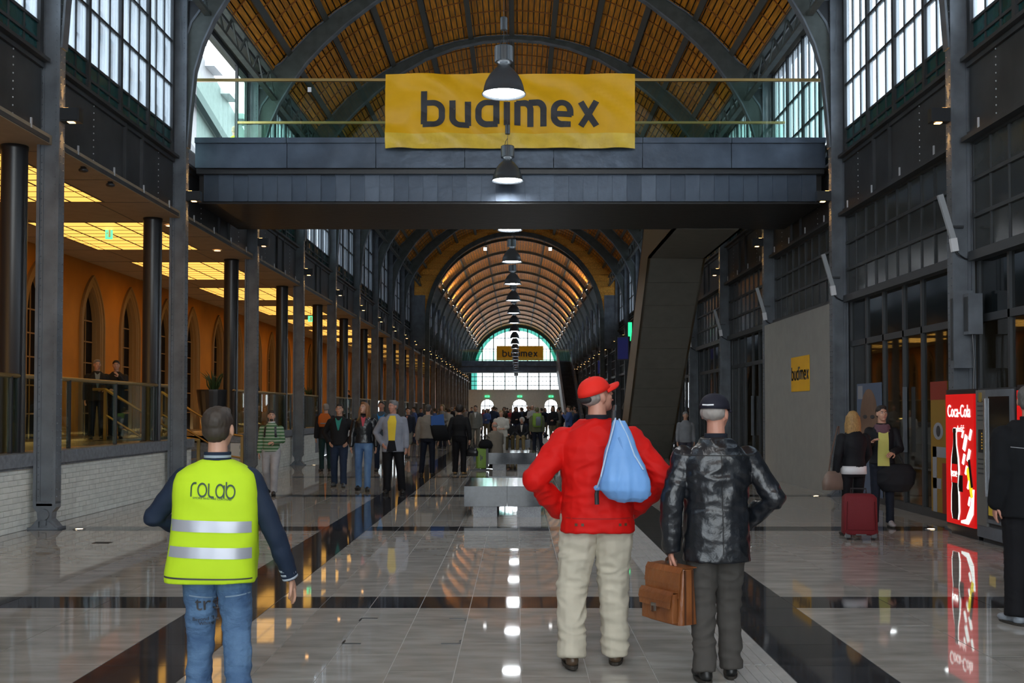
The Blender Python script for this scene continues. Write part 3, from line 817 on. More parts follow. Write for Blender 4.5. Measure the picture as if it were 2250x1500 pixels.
MB().strip(arcpl(4.95, 6.7, R(90), 30), arcpl(5.4, 6.7, R(90), 30), YE + .14, YE + .16).box(-5.8, -5.0, YE + .14, YE + .16, 4.1, 6.7).build('teal_border_panes', [tg], endw)
k = arcpl(4.95, 6.7, R(90), 30)
MB().strip(k, [(a, 6.7) for a, b in k], YE + .14, YE + .16).box(-5.0, 5.8, YE + .14, YE + .16, 4.1, 6.7).build('clear_panes', [glass('end window glass', (.97, .99, 1), .02, .05)], endw)
for c in (-3.7, .45, 4.45):
    m = MB()
    for x_ in (-.85, -.3, .3, .85): m.box(c + x_ - .04, c + x_ + .04, YE + .1, YE + .2, 0, 2.8)
    m.box(c - .9, c + .9, YE + .1, YE + .2, 2.0, 2.1)
    m.build('door_frame', [frame_d], wb)
    es = thing('exit_sign', 'green exit sign above the %s arched doorway of the end wall' % {-3.7: 'left', .45: 'middle', 4.45: 'right'}[c], 'sign', (c, YE - .1, 3.25))
    MB().box(-.3, .3, -.04, .06, -.11, .11).build('panel', [green_em], es)
    MB().box(-.12, .12, -.05, -.04, -.04, .04).build('pictogram', [white_m], es)
# ground, sky-lit surroundings
gr = struct('ground_outside')
MB().box(-80, -10.3, -20, 260, -.3, -.1).box(9.3, 80, -20, 260, -.3, -.1).box(-10.3, 9.3, YE + 2, 260, -.3, -.1).build('paving', [mat('outdoor paving', (.35, .35, .34), .9)], gr)
# ================================================================== FOOTBRIDGE, ESCALATOR, LAMPS, FURNITURE
def bridge(y0, yd, depth, label, detail):
    b = thing('footbridge', label, 'footbridge', (0, y0, 0))
    XL, XR = -5.9, 5.95
    # upper fascia segments
    segs = [XL]; x = PX(824, y0) if detail else -3
    step = 1.67
    x = x - 2 * step
    while x < XR - .3:
        if x > XL + .3: segs.append(x)
        x += step
    segs.append(XR)
    for i in range(len(segs) - 1):
        MB().box(segs[i] + .006, segs[i + 1] - .006, 0, .06, 6.09, 6.55).box(segs[i] + .006, segs[i + 1] - .006, -.05, .1, 6.55, 6.65).build('fascia_sheet', [zinc], b)
    MB().box(XL, XR, .06, depth, 6.3, 6.6).build('deck', [zinc], b)
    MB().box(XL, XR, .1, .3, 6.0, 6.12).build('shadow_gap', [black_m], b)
    n = 42
    if detail:
        me = MB().strip([(-.138, 0), (-.06, 0), (.02, 0), (.1, 0), (.138, 0)], [(-.138, .52), (-.06, .52), (.02, .52), (.1, .52), (.138, .52)], -.01, .02).box(-.141, -.134, -.045, .0, 0, .52).mesh('cladding_panel', [zinc])
        for i in range(n):
            inst(me, 'cladding_panel', b, (XL + .12 + (i + .5) * (XR - XL - .24) / n, .33 - .1, 5.5), (R(rnd.uniform(-1.2, 1.2)), 0, R(rnd.uniform(-2.2, 2.2))))
    else: MB().box(XL, XR, .2, .3, 5.5, 6.02).build('cladding', [zinc], b)
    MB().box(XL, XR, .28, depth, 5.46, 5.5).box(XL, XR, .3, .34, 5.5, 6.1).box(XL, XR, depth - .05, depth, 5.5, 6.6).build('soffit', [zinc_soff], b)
    for yy, nm in ((.06, 'front'), (depth - .08, 'rear')):
        for i in range(6):
            a = XL + i * (XR - XL) / 6
            MB().box(a + .01, a + (XR - XL) / 6 - .01, yy - .006, yy + .006, 6.5, 7.72).build('glass_panel', [clear], b)
        MB().box(XL, XR, yy - .03, yy + .03, 7.74, 7.79).build('handrail', [brass], b)
    return b
BY = 2400 * .0085
bridge(BY, 0, 3.2, 'dark sheet clad footbridge with glass railings crossing the hall under the yellow banner', True)
BY2 = 2400 * .0474
bridge(BY2, 0, 3.0, 'distant dark footbridge before the big arched end window', False)

def banner(y, x0, x1, z0, z1, text_x0, text_x1, base, xh, label, name='banner'):
    t = thing(name, label, 'banner', ((x0 + x1) / 2, y, z0))
    W_ = x1 - x0; H_ = z1 - z0; nx, nz = 60, 20
    vs = []; fs = []
    def dy(u, v):
        sag = .03 * sin(u * pi * 9 + v * 3) * (1 - v) + .02 * sin(u * 23 + v * 11) + .035 * abs(noise.noise(V((u * 5, v * 3 + u * 4, 2)))) * 3.2
        return -sag
    for j in range(nz + 1):
        for i in range(nx + 1):
            u, v = i / nx, j / nz
            vs.append((-W_ / 2 + u * W_, dy(u, v) - .02, v * H_))
    n = len(vs)
    vs += [(a, b + .012, c) for a, b, c in vs]
    mi = []
    for j in range(nz):
        for i in range(nx):
            o = j * (nx + 1) + i
            fs.append((o, o + 1, o + nx + 2, o + nx + 1)); fs.append((n + o, n + o + nx + 1, n + o + nx + 2, n + o + 1))
            mi += [1 if j < nz * .165 else 0] * 2
    m = MB(); m.v = vs; m.f = fs; m.m = mi
    cloth = m.build('cloth', [bannerm, bannerh], t, True)
    off_ = 0; Wt = strokes('budimex', 1, .25, .42)[1]; sx = (text_x1 - text_x0) / Wt
    for ch in 'budimex':
        q, wd_ = strokes(ch, 1, .25, .42); lm = MB()
        for c in q:
            p0, p1, p2, p3 = [V((p[0] + off_, p[1])) for p in c]
            N = max(1, int((p1 - p0).length / .12))
            for k in range(N):
                a0 = p0.lerp(p1, k / N); a1 = p0.lerp(p1, (k + 1) / N); b0 = p3.lerp(p2, k / N); b1 = p3.lerp(p2, (k + 1) / N)
                pts = []
                for p in (a0, a1, b1, b0):
                    X = text_x0 - (x0 + x1) / 2 + p.x * sx; Z = base - z0 + p.y * xh
                    pts.append((X, dy(X / W_ + .5, Z / H_) - .032, Z))
                lm.add(pts, [(0, 1, 2, 3)])
        lm.build('letter', [ink], t); off_ += wd_ + .42
    return t
banner(BY - .13, PX(847, BY), PX(1395, BY), PZ(327, BY), PZ(163, BY), PX(932, BY), PX(1310, BY), PZ(277, BY), .43,
       'large amber yellow banner hung on the near footbridge railing')
banner(BY2 - .12, PX(1091, BY2), PX(1194, BY2), PZ(792, BY2), PZ(760, BY2), PX(1105, BY2), PX(1180, BY2), PZ(783, BY2), .45,
       'small far off yellow banner on the distant footbridge')
# small white paper stuck to the glass
sp = tag(MB().box(-.035, .035, -.004, 0, -.045, .045).build('paper_note', [white_m], loc=(PX(676, BY), BY + .03, PZ(191, BY))), 'small white paper stuck on the footbridge glass left of the banner', 'paper')

# ---- escalator hanging off the bridge (underside towards us)
EX0, EX1 = 3.37 + .16, 4.85 + .16
ey0 = BY + 3.1; ey1 = 2400 * .0117; ey2 = 2400 * .01444
esc = thing('escalator', 'escalator with plain grey underside running down from the near footbridge', 'escalator', ((EX0 + EX1) / 2, ey2, 0))
und = mat('matt grey brown escalator underside', (.15, .145, .125), .6, var=.08)
hwE = (EX1 - EX0) / 2
prof = [(ey2 + .8 - ey2, 0.0), (0, 0.0), (ey1 - ey2, 5.45), (ey0 - ey2, 5.45)]
topf = [(1.2, 1.05), (.45, 1.25), (ey1 - ey2 + .45, 6.7), (ey0 - ey2, 6.7)]
m = MB()
ks = 10
def P(a, b, t): return (a[0] + (b[0] - a[0]) * t, a[1] + (b[1] - a[1]) * t)
for i in range(ks):      # underside sheets with joints
    a = P(prof[1], prof[2], i / ks + .0006); b = P(prof[1], prof[2], (i + 1) / ks - .0006)
    MB().add([(-hwE, a[0], a[1]), (hwE, a[0], a[1]), (hwE, b[0], b[1]), (-hwE, b[0], b[1]),
              (-hwE, a[0] + .04, a[1] + .03), (hwE, a[0] + .04, a[1] + .03), (hwE, b[0] + .04, b[1] + .03), (-hwE, b[0] + .04, b[1] + .03)],
             [(0, 1, 2, 3), (7, 6, 5, 4), (0, 4, 5, 1), (1, 5, 6, 2), (2, 6, 7, 3), (3, 7, 4, 0)]).build('underside_sheet', [und], esc)
MB().box(-hwE, hwE, ey1 - ey2, ey0 - ey2, 5.45, 5.5).build('underside_sheet', [und], esc)
for s_ in (-1, 1):
    vs = []
    for p in prof + topf[::-1]: vs.append((s_ * hwE, p[0], p[1]))
    for p in prof + topf[::-1]: vs.append((s_ * (hwE - .06), p[0], p[1]))
    k = 8
    MB().add(vs, [(0, 1, 6, 7), (1, 2, 5, 6), (2, 3, 4, 5)] + [(15, 14, 9, 8), (14, 13, 10, 9), (13, 12, 11, 10)] + [(i, (i + 1) % 8, 8 + (i + 1) % 8, 8 + i) for i in range(8)]).build('side_panel', [mat('brown steel side cladding', (.16, .10, .04), .45, .4)], esc)
    hr = [(s_ * (hwE - .1), p[0], p[1] + .55) for p in topf]
    MB().tube(hr, .05, 8).build('handrail', [black_m], esc)
    MB().add([(s_ * (hwE - .1), topf[i][0], topf[i][1] + dz) for i in range(4) for dz in (0, .55)], [(0, 1, 3, 2), (2, 3, 5, 4), (4, 5, 7, 6)]).build('glass_balustrade', [clear], esc)
for i in range(24):
    p = P((.9, .1), (ey1 - ey2 + .8, 6.4), i / 24)
    MB().box(-hwE + .2, hwE - .2, p[0] - .4, p[0], p[1], p[1] + .22).build('step', [steel], esc)
# distant escalator, steps facing the camera
ys0 = 2400 * .0385; ys1 = BY2
xe0, xe1 = PX(1222, BY2) , PX(1256, BY2)
es2 = thing('escalator', 'distant escalator with steps climbing to the far footbridge', 'escalator', ((xe0 + xe1) / 2, ys0, 0))
hw2 = (xe1 - xe0) / 2
for s_ in (-1, 1):
    MB().add([(s_ * hw2, 0, 0), (s_ * hw2, 0, 1.1), (s_ * hw2, 1.2, 1.2), (s_ * hw2, ys1 - ys0, 7.7), (s_ * hw2, ys1 - ys0, 5.6), (s_ * hw2, 1.6, 0),
              (s_ * (hw2 - .2), 0, 0), (s_ * (hw2 - .2), 0, 1.1), (s_ * (hw2 - .2), 1.2, 1.2), (s_ * (hw2 - .2), ys1 - ys0, 7.7), (s_ * (hw2 - .2), ys1 - ys0, 5.6), (s_ * (hw2 - .2), 1.6, 0)],
             [(0, 1, 2, 5), (5, 2, 3, 4), (11, 8, 7, 6), (10, 9, 8, 11)] + [(i, (i + 1) % 6, 6 + (i + 1) % 6, 6 + i) for i in range(6)]).build('side_panel', [steel], es2)
for i in range(32):
    MB().box(-hw2 + .2, hw2 - .2, .8 + i * (ys1 - ys0 - 1) / 32, 1.3 + i * (ys1 - ys0 - 1) / 32, 6.5 * i / 32, 6.5 * (i + 1) / 32).build('step', [steel_d], es2)

# ---- hanging lamps
shade_p = [(.29, 0), (.292, .012), (.275, .03), (.262, .10), (.235, .18), (.19, .26), (.13, .33), (.085, .37), (.07, .40)]
sh = MB().lathe(shade_p + [(.066, .395), (.12, .32), (.18, .25), (.225, .175), (.252, .10), (.265, .03), (.28, .004), (.29, 0)], 36).mesh('shade', [lampbody], True)
hp = [(0, .40), (.055, .40), (.055, .43), (.12, .43), (.122, .44), (.122, .63), (.116, .64), (0, .64)]
hm = MB().lathe(hp, 28)
for i in range(14):
    t = 2 * pi * i / 14; hm.box(.118 * cos(t) - .006, .118 * cos(t) + .006, .118 * sin(t) - .006, .118 * sin(t) + .006, .45, .62)
hm = hm.mesh('ballast_housing', [lampbody])
dm = MB().lathe([(0, .03), (.15, .03), (.262, .028)], 32).mesh('diffuser', [lampw])
cd = MB().tube([(0, 0, .64), (0, 0, .86)], .005, 6)
cd = MB().tube([(0, 0, .64), (.0, 0, .86)], .004, 6).tube([(-.06, 0, .64), (-.03, 0, .74), (0, 0, .78)], .005, 6).tube([(0, 0, 1.02), (0, 0, 6.62)], .004, 5).mesh('suspension_cable', [black_m])
cp = MB().lathe([(0, .86), (.044, .86), (.046, .87), (.046, 1.02), (.04, 1.03), (0, 1.03)], 16).mesh('cable_canister', [lampbody])
for n in range(-3, 23):
    l = thing('pendant_lamp', ('bell shaped pendant lamp hanging on the hall axis, %s from the camera' % ORD[n]) if n >= 0 else 'pendant lamp overhead behind the camera view', 'lamp', (-.02 if n < 3 else 0, YN(n) + (0 if n != 1 else -.0), 5.70), 0, 'row of pendant lamps along the hall')
    inst(sh, 'shade', l); inst(hm, 'ballast_housing', l); inst(dm, 'diffuser', l); inst(cd, 'suspension_cable', l); inst(cp, 'cable_canister', l)

# ---- wall sconces, floor uplights
sb = MB().box(0, .25, -.07, .07, -.09, .09).box(.02, .23, -.085, -.07, -.07, .07).mesh('housing', [black_m])
sl = MB().box(.09, .17, -.06, .02, -.096, -.09).mesh('lens', [warmspot])
sl2 = MB().box(.03, .10, -.05, .05, .09, .096).mesh('upper_lens', [warmspot])
ud = MB().lathe([(0, .006), (.05, .006)], 16).mesh('lens', [mat('floor uplight lens', (1, .8, .5), .4, emit=14, ecol=(1, .7, .4))])
ur = MB().lathe([(.05, .004), (.05, .01), (.075, .008), (.08, 0)], 16).mesh('ring', [steel])
for side in (-1, 1):
    sd = 'left' if side < 0 else 'right'
    for n in range(0, 22):
        s_ = thing('wall_sconce', ('black box sconce on the %s %s column' % (ORD[n], sd)) if n >= 0 else '', 'wall lamp', (side * 5.84, YN(n), 5.42), 0 if side < 0 else pi, 'box sconces on the %s columns' % sd)
        inst(sb, 'housing', s_); inst(sl, 'lens', s_); inst(sl2, 'upper_lens', s_)
        if n < 6:
            for dz, rx in ((-.14, 0), (.14, pi)):
                ld = bpy.data.lights.new('sconce_beam', 'SPOT'); ld.energy = 22; ld.color = (1, .5, .15); ld.spot_size = R(50); ld.spot_blend = .8; ld.shadow_soft_size = .03
                lo = bpy.data.objects.new('sconce_beam', ld); COL.objects.link(lo); lo.parent = s_; lo.location = (.05, 0, dz); lo.rotation_euler = (rx, 0, 0)
            u = thing('floor_uplight', 'small glowing round uplight in the floor by the %s %s column' % (ORD[n], sd), 'floor light', (side * 5.52, YN(n) - .1, 0), 0, 'floor uplights by the %s columns' % sd)
            inst(ud, 'lens', u); inst(ur, 'ring', u)
        if side > 0 and n < 6:
            tb = thing('inclined_white_bar', 'slanting white tube bracket on the right side, %s column from the camera' % ORD[n], 'bracket', (5.76, YN(n) - .12, 3.98), 0, 'slanting white tubes on the right columns')
            MB().bar((-.09, 0, .37), (.09, 0, -.25), .07, .05, up=(0, 1, 0)).build('tube', [mat('satin grey white tube', (.36, .38, .40), .4)], tb)
            MB().bar((.075, 0, -.2), (.1, 0, -.37), .085, .06, up=(0, 1, 0)).build('end_sleeve', [white_m], tb)
            MB().tube([(.1, 0, -.36), (.16, .0, -.42), (.25, .05, -.46), (.34, .1, -.47)], .012, 6).box(.05, .22, .0, .05, -.06, -.03).build('cable', [black_m], tb)

# ---- small fittings
def exit_sign(px, py, Y, w_, h_, label):
    e = thing('exit_sign', label, 'sign', (PX(px, Y), Y, PZ(py, Y)))
    MB().box(-w_ / 2, w_ / 2, 0, .05, -h_ / 2, h_ / 2).build('panel', [green_em], e)
    m = MB()   # running man, arrow, doorway
    k = h_ / 2
    m.box(.02 * w_, .3 * w_, -.006, 0, -k * .7, k * .7).box(-.32 * w_, -.1 * w_, -.006, 0, -k * .1, k * .08).ell((-.1 * w_, -.003, k * .45), (.05 * w_, .003, .05 * w_), 8, 5)
    m.bar((-.1 * w_, -.003, k * .3), (-.18 * w_, -.003, -k * .2), .006, .06 * w_).bar((-.18 * w_, -.003, -k * .2), (-.05 * w_, -.003, -k * .65), .006, .05 * w_)
    m.build('pictogram', [white_m], e); MB().box(-.005, .005, .02, .03, h_ / 2, h_ / 2 + .3).build('hanger', [frame_d], e)
exit_sign(235, 511, 21.0, .13, .22, 'green exit sign hanging below the near yellow luminous grid')
exit_sign(681, 700, 38, .16, .2, 'small green exit sign hanging in the left gallery farther away')
Yg = 45
gs = thing('green_light_sign', 'tall thin green glowing sign on the right, seen left of the escalator', 'sign', (PX(1385, Yg), Yg, PZ(728, Yg)))
MB().box(-.07, .07, 0, .15, -.38, .38).build('case', [mat('white green glow face', (.1, .6, .3), .5, emit=1.3, ecol=(.02, .9, .25))], gs)
MB().box(.07, 5.9 - gs.location.x, .05, .1, -.04, .04).build('arm', [frame_d], gs)
for (px, py, Y, hgt, lab) in ((1369, 765, 44, .95, 'dark blue hanging display board left of the near escalator'), (1321, 806, 70, .9, 'far blue hanging display board on the right side')):
    tv = thing('display_board', lab, 'display', (PX(px, Y), Y, PZ(py, Y)), R(-40))
    MB().box(-.28, .28, 0, .1, -hgt / 2, hgt / 2).build('case', [frame_d], tv)
    MB().box(-.25, .25, -.01, 0, -hgt / 2 + .04, hgt / 2 - .04).build('screen', [mat('dim blue screen', (.015, .02, .07), .2, emit=.04, ecol=(.08, .12, .7))], tv)
    MB().bar((0, .06, .1), ((5.9 - tv.location.x) * .766, -(5.9 - tv.location.x) * -.643, .1), .05, .05).build('wall_arm', [frame_d], tv)
# cameras / speakers under gallery ceiling
for (px, py, lab) in ((178, 367, 'small dark dome speaker under the gallery ceiling, nearer one'), (238, 400, 'small dark camera under the gallery ceiling beside the near column')):
    Y = (5.0 - CZ) / (900 - py) * F
    cmr = thing('ceiling_camera', lab, 'camera', (PX(px, Y), Y, 5.0))
    MB().ell((0, 0, -.03), (.07, .07, .035), 12, 6).build('dome', [black_m], cmr, True); MB().box(-.03, .03, -.03, .03, -.02, .02).build('bracket', [black_m], cmr)
for i, (px, py) in enumerate(((370, 494), (475, 549))):
    Y = (5.01 - CZ) / (900 - py) * F
    dl = thing('downlight', 'small glowing round downlight in the gallery ceiling, %s from the camera' % ORD[i], 'ceiling light', (PX(px, Y), Y, 5.015), 0, 'gallery downlights')
    MB().lathe([(0, -.012), (.07, -.012)], 14).build('lens', [warmspot], dl); MB().lathe([(.07, -.014), (.09, -.01), (.095, 0)], 14).build('ring', [white_m], dl)

# ---- benches
def bench(y, lab):
    b = thing('stone_bench', lab, 'bench', (-.15 + .16, y + .95, 0), 0, 'granite benches along the hall axis')
    for s_ in (-1, 1):
        MB().box(s_ * .002, s_ * .62, -.98, -.0, .155, .445).build('seat_block', [bench_m], b)
        MB().box(s_ * .002, s_ * .62, .004, .98, .155, .445).build('seat_block', [bench_m], b)
        MB().box(s_ * .145, s_ * .49, -.96, -.4, 0, .155).build('foot_block', [bench_f], b)
        MB().box(s_ * .145, s_ * .49, .4, .94, 0, .155).build('foot_block', [bench_f], b)
    return b
for i in range(6): bench(2400 * (.0066 + .0051 * i), 'dark polished granite bench on pale feet, %s from the camera' % ORD[i])

# ---- hoarding and its sign
y0, y1 = YN(1) + .1, YN(2) - .12
hd = tag(MB().box(5.84, 5.92, y0, y1, 0, 3.48).build('hoarding', [hoard]), 'plain grey beige hoarding board closing the second shop bay', 'hoarding')
ys_, ye_ = 2400 * .0, 0
Ya = (5.68 / (1780 - 1137)) * F; Yb = (5.68 / (1740 - 1137)) * F
sg = thing('yellow_poster', 'yellow square poster on the grey hoarding', 'poster', (5.835, (Ya + Yb) / 2, PZ(820, (Ya + Yb) / 2)), R(-90))
W_ = abs(Yb - Ya)
MB().box(-W_ / 2, W_ / 2, -.008, 0, -.36, .34).build('sheet', [bannerm], sg)
letter_mb('budimex', .17, .25, .42, 0, -.12, -.014).build('lettering', [ink], sg).scale = (W_ / 1.35 / .95, 1, 1)

# ---- shop window posters
pr = mat('poster red', (.28, .03, .015), .5); py_ = mat('poster ochre', (.30, .17, .02), .5); pw_ = mat('poster pale grey', (.30, .31, .34), .5)
psk = mat('poster skin tone', (.20, .12, .08), .5, var=.25, scale=2); pb = mat('poster blue grey', (.10, .14, .22), .5)
def poster(ya, yb, z0, z1, lab):
    p = thing('window_poster', lab, 'poster', (6.13, (ya + yb) / 2, z0), R(-90)); W_ = yb - ya
    return p, W_, z1 - z0
yA = 5.97 / (2083 - 1137) * F; yB = 5.97 / (2046 - 1137) * F
p, W_, H_ = poster(yA, yB, .1, 1.95, 'red and ochre shop window poster with a large eye and white blocks')
MB().box(-W_ / 2, W_ / 2, -.01, 0, 0, H_).build('sheet', [py_], p)
MB().box(-W_ / 2, W_ / 2, -.014, -.01, H_ * .86, H_).build('red_area', [pr], p); MB().box(W_ * .18, W_ / 2, -.014, -.01, 0, H_ * .38).build('red_area', [pr], p)
MB().ell((-.05 * W_, -.012, H_ * .62), (W_ * .3, .004, W_ * .2), 20, 8).build('eye_shape', [pw_], p); MB().ell((-.02 * W_, -.017, H_ * .62), (W_ * .13, .004, W_ * .13), 16, 8).build('pupil', [ink], p)
MB().box(-W_ * .38, -W_ * .15, -.015, -.01, 0, H_ * .5).box(-W_ * .38, W_ * .4, -.015, -.01, H_ * .42, H_ * .5).box(-W_ * .38, W_ * .1, -.015, -.01, H_ * .18, H_ * .26).build('white_blocks', [pw_], p)
yA = 5.97 / (1938 - 1137) * F; yB = 5.97 / (1884 - 1137) * F
p, W_, H_ = poster(yA, yB, .1, 2.0, 'blue grey shop window poster with a large face behind the two women')
MB().box(-W_ / 2, W_ / 2, -.01, 0, 0, H_).build('sheet', [pb], p)
MB().ell((.0, -.012, H_ * .68), (W_ * .36, .005, H_ * .27), 24, 10).build('face_shape', [psk], p)
MB().ell((-.14 * W_, -.019, H_ * .7), (.09 * W_, .003, .035), 12, 6).ell((.16 * W_, -.019, H_ * .7), (.09 * W_, .003, .035), 12, 6).build('eye_shape', [ink], p)
MB().ell((0, -.018, H_ * .5), (.22 * W_, .004, .06), 14, 6).box(-W_ * .45, -W_ * .25, -.014, -.01, H_ * .86, H_ * .98).build('white_area', [pw_], p)

# ---- vending machines against the right wall (fronts face the hall)
XV = 5.45 + .16
def vending(yc, w_, h_, kind, lab):
    v = thing('vending_machine', lab, 'vending machine', (XV, yc, 0), R(-90))
    # local: +x runs towards the camera end, front at -y
    MB().box(-w_ / 2, w_ / 2, 0, .62, .06, h_).box(-w_ / 2 + .05, w_ / 2 - .05, .03, .58, 0, .06).build('cabinet', [black_m if kind != 'grey' else steel_d], v)
    if kind == 'red':
        red = mat('backlit red advertising panel', (.75, .01, .01), .3, emit=.32, ecol=(.85, .008, .008))
        dr = MB().box(-w_ / 2 + .05, w_ / 2 - .03, -.03, 0, .14, h_ - .06).build('advert_door', [red], v)
        wh = mat('backlit white print', (.9, .9, .9), .4, emit=.9, ecol=(.9, 1, .95)); dk = mat('dark bottle glass print', (.02, .006, .004), .3); yl = mat('backlit yellow print', (.9, .75, .02), .4, emit=.6)
        # bottle drawing: white outline, dark body, label, cap
        zb = .2
        def bott(sc):
            L = [(-.07, 0), (-.1, .1), (-.095, .3), (-.075, .42), (-.1, .6), (-.085, .75), (-.04, .92), (-.035, 1.06), (-.045, 1.07), (-.045, 1.12)]
            a = [(-.12 + x_ * sc, zb + z_) for x_, z_ in L]; b = [(-.12 - x_ * sc, zb + z_) for x_, z_ in L]
            return a, b
        a, b = bott(1.35); MB().strip(a, b, -.036, -.03).build('bottle_outline', [wh], dr)
        a, b = bott(1.0); MB().strip(a, b, -.041, -.036).build('bottle_print', [dk], dr)
        MB().box(-.2, -.04, -.046, -.041, zb + .45, zb + .68).build('bottle_label', [red], dr)
        letter_mb('eoe', .06, .2, .3, -.12, zb + .53, -.05, .004).build('label_script', [wh], dr)
        m = MB()
        for (x_, z_, s_) in ((.2, 1.15, .09), (.3, 1.0, .07), (.15, .95, .06), (.35, 1.25, .06), (.28, .65, .05), (.12, 1.25, .04), (.3, .45, .05), (.22, .82, .05)):
            m.bar((x_ - s_ * .6, -.034, z_ - s_), (x_ + s_ * .3, -.034, z_ + s_), .008, s_ * .8)
        m.build('splash_print', [wh], dr)
        MB().strip([(.05, .2), (.2, .23), (.33, .4), (.4, .6)], [(.05, .17), (.26, .17), (.4, .3), (.44, .6)], -.037, -.03).build('swoosh_print', [wh], dr)
        MB().bar((.25, -.034, .85), (.38, -.034, .5), .008, .07).build('yellow_print', [yl], dr)
        MB().bar((.3, -.036, .95), (.38, -.036, .62), .008, .05).box(-.05, .1, -.036, -.03, .55, .75).build('dark_print', [dk], dr)
        t = MB()
        q = font_mesh('Coca-Cola', .2, 'script'); o = bpy.data.objects.new('logo_script', q); COL.objects.link(o); q.materials.append(wh); o.parent = dr; o.rotation_euler = (R(90), 0, 0); o.location = (.0, -.034, 1.46); o.scale = (.8, 1.1, 1)
        q = font_mesh('radość', .11, 'slogan'); o = bpy.data.objects.new('slogan_lettering', q); COL.objects.link(o); q.materials.append(wh); o.parent = dr; o.rotation_euler = (R(90), 0, 0); o.location = (.0, -.034, 1.28)
    elif kind == 'grey':
        MB().box(-w_ / 2 + .02, -.2, -.03, 0, .2, h_ - .02).build('control_panel', [mat('grey plastic machine front', (.16, .16, .15), .45)], v)
        MB().box(-.2, w_ / 2 - .02, -.03, 0, .25, h_ - .02).box(-w_ / 2, w_ / 2, -.02, 0, .06, .2).build('door_frame', [steel], v)
        MB().box(-.12, w_ / 2 - .08, -.035, -.03, .62, h_ - .1).build('display_glass', [mat('black machine glass', (.01, .012, .014), .1)], v)
        MB().box(-.2, -.16, -.06, -.03, .55, h_ - .12).build('chrome_strip', [mat('bright chrome strip', (.7, .72, .75), .25, .9)], v)
        MB().box(-.40, -.28, -.036, -.03, 1.05, 1.32).build('keypad', [black_m], v)
        m = MB()
        for i in range(6): m.box(-.30, -.285, -.04, -.036, 1.09 + i * .035, 1.105 + i * .035)
        m.build('key_column', [mat('amber key', (.7, .4, .05), .4, emit=.3)], v)
        for i in range(5): MB().box(-.42, -.24, -.034, -.03, 1.42 + i * .055, 1.435 + i * .055).build('button_row', [frame_d], v)
        for i in range(4): MB().box(-.42, -.24, -.034, -.03, .8 + i * .055, .815 + i * .055).build('louvre', [frame_d], v)
        MB().box(-.38, -.30, -.036, -.03, h_ - .16, h_ - .05).build('badge', [mat('dull gold badge', (.3, .2, .04), .5)], v)
        MB().box(-.15, w_ / 2 - .1, -.04, -.03, .3, .52).build('delivery_flap', [black_m], v)
        MB().box(-.12, .04, -.045, -.04, .34, .46).build('yellow_sticker', [mat('yellow sticker', (.7, .5, .05), .5)], v)
    else:
        MB().box(-w_ / 2 + .05, w_ / 2 - .05, -.03, 0, .14, h_ - .06).build('advert_door', [MATS['backlit red advertising panel']], v)
        MB().bar((-.3, -.036, .9), (.3, -.036, 1.5), .008, .1).build('white_print', [MATS['backlit white print']], v)
vending(13.42, .92, 1.80, 'red', 'vending machine with glowing red bottle advert, left of the grey one')
vending(12.45, .98, 1.80, 'grey', 'grey vending machine with dark glass and chrome strip between the red ones')
vending(11.42, .98, 1.82, 'red2', 'red vending machine behind the man in black at right edge')
eb = thing('electrical_cabinet', 'grey metal box mounted high beside the nearest right column', 'cabinet', (5.98, YN(0) - .35, PZ(695, YN(0))))
MB().box(-.08, .1, -.08, .08, -.26, .26).build('box', [steel], eb); MB().box(-.085, -.08, -.06, .06, -.22, .22).build('door', [steel_d], eb); MB().tube([(0, 0, -.26), (.02, 0, -.6), (.0, 0, -1)], .012).build('conduit', [black_m], eb)
bx = thing('cable_duct', 'broad grey duct cover on the nearest right column above the vending machine', 'duct', (5.98, YN(0) - .2, PZ(810, YN(0)) ))
MB().box(-.2, .05, -.05, .05, -.0, 1.0).build('cover', [steel], bx); MB().box(-.21, -.2, -.03, .03, .1, .9).build('seam', [steel_d], bx)

# ---- planters in the gallery
def planter(x, y, lab):
    p = thing('potted_agave', lab, 'potted plant', (x, y, .95))
    MB().lathe([(0, 0), (.24, 0), (.38, 1.02), (.38, 1.06), (.33, 1.06), (.32, 1.0), (0, .98)], 24).build('planter', [black_m], p)
    for i in range(16):
        a = i * 2.4; ln = .55 - .012 * i; t = .35 + .02 * i
        pts = [V((0, 0, .98)) + V((cos(a) * r_, sin(a) * r_, z_)) for r_, z_ in ((.03, 0), (.1 + .05 * cos(i), ln * .45), (.2 * (1.4 - t), ln * .8), (.3 * (1.5 - t), ln))]
        MB().tube(pts, [.03, .045, .03, .004], 6, flat=(1, .35)).build('leaf', [mat('agave leaf', (.05, .09, .03), .5, var=.3)], p)
planter(PX(450, 24.5) + .0, 24.9 + .3, 'spiky agave in tall black planter beside the gallery stair')
planter(-7.6, 40.5, 'spiky agave in tall black planter farther along the left gallery')

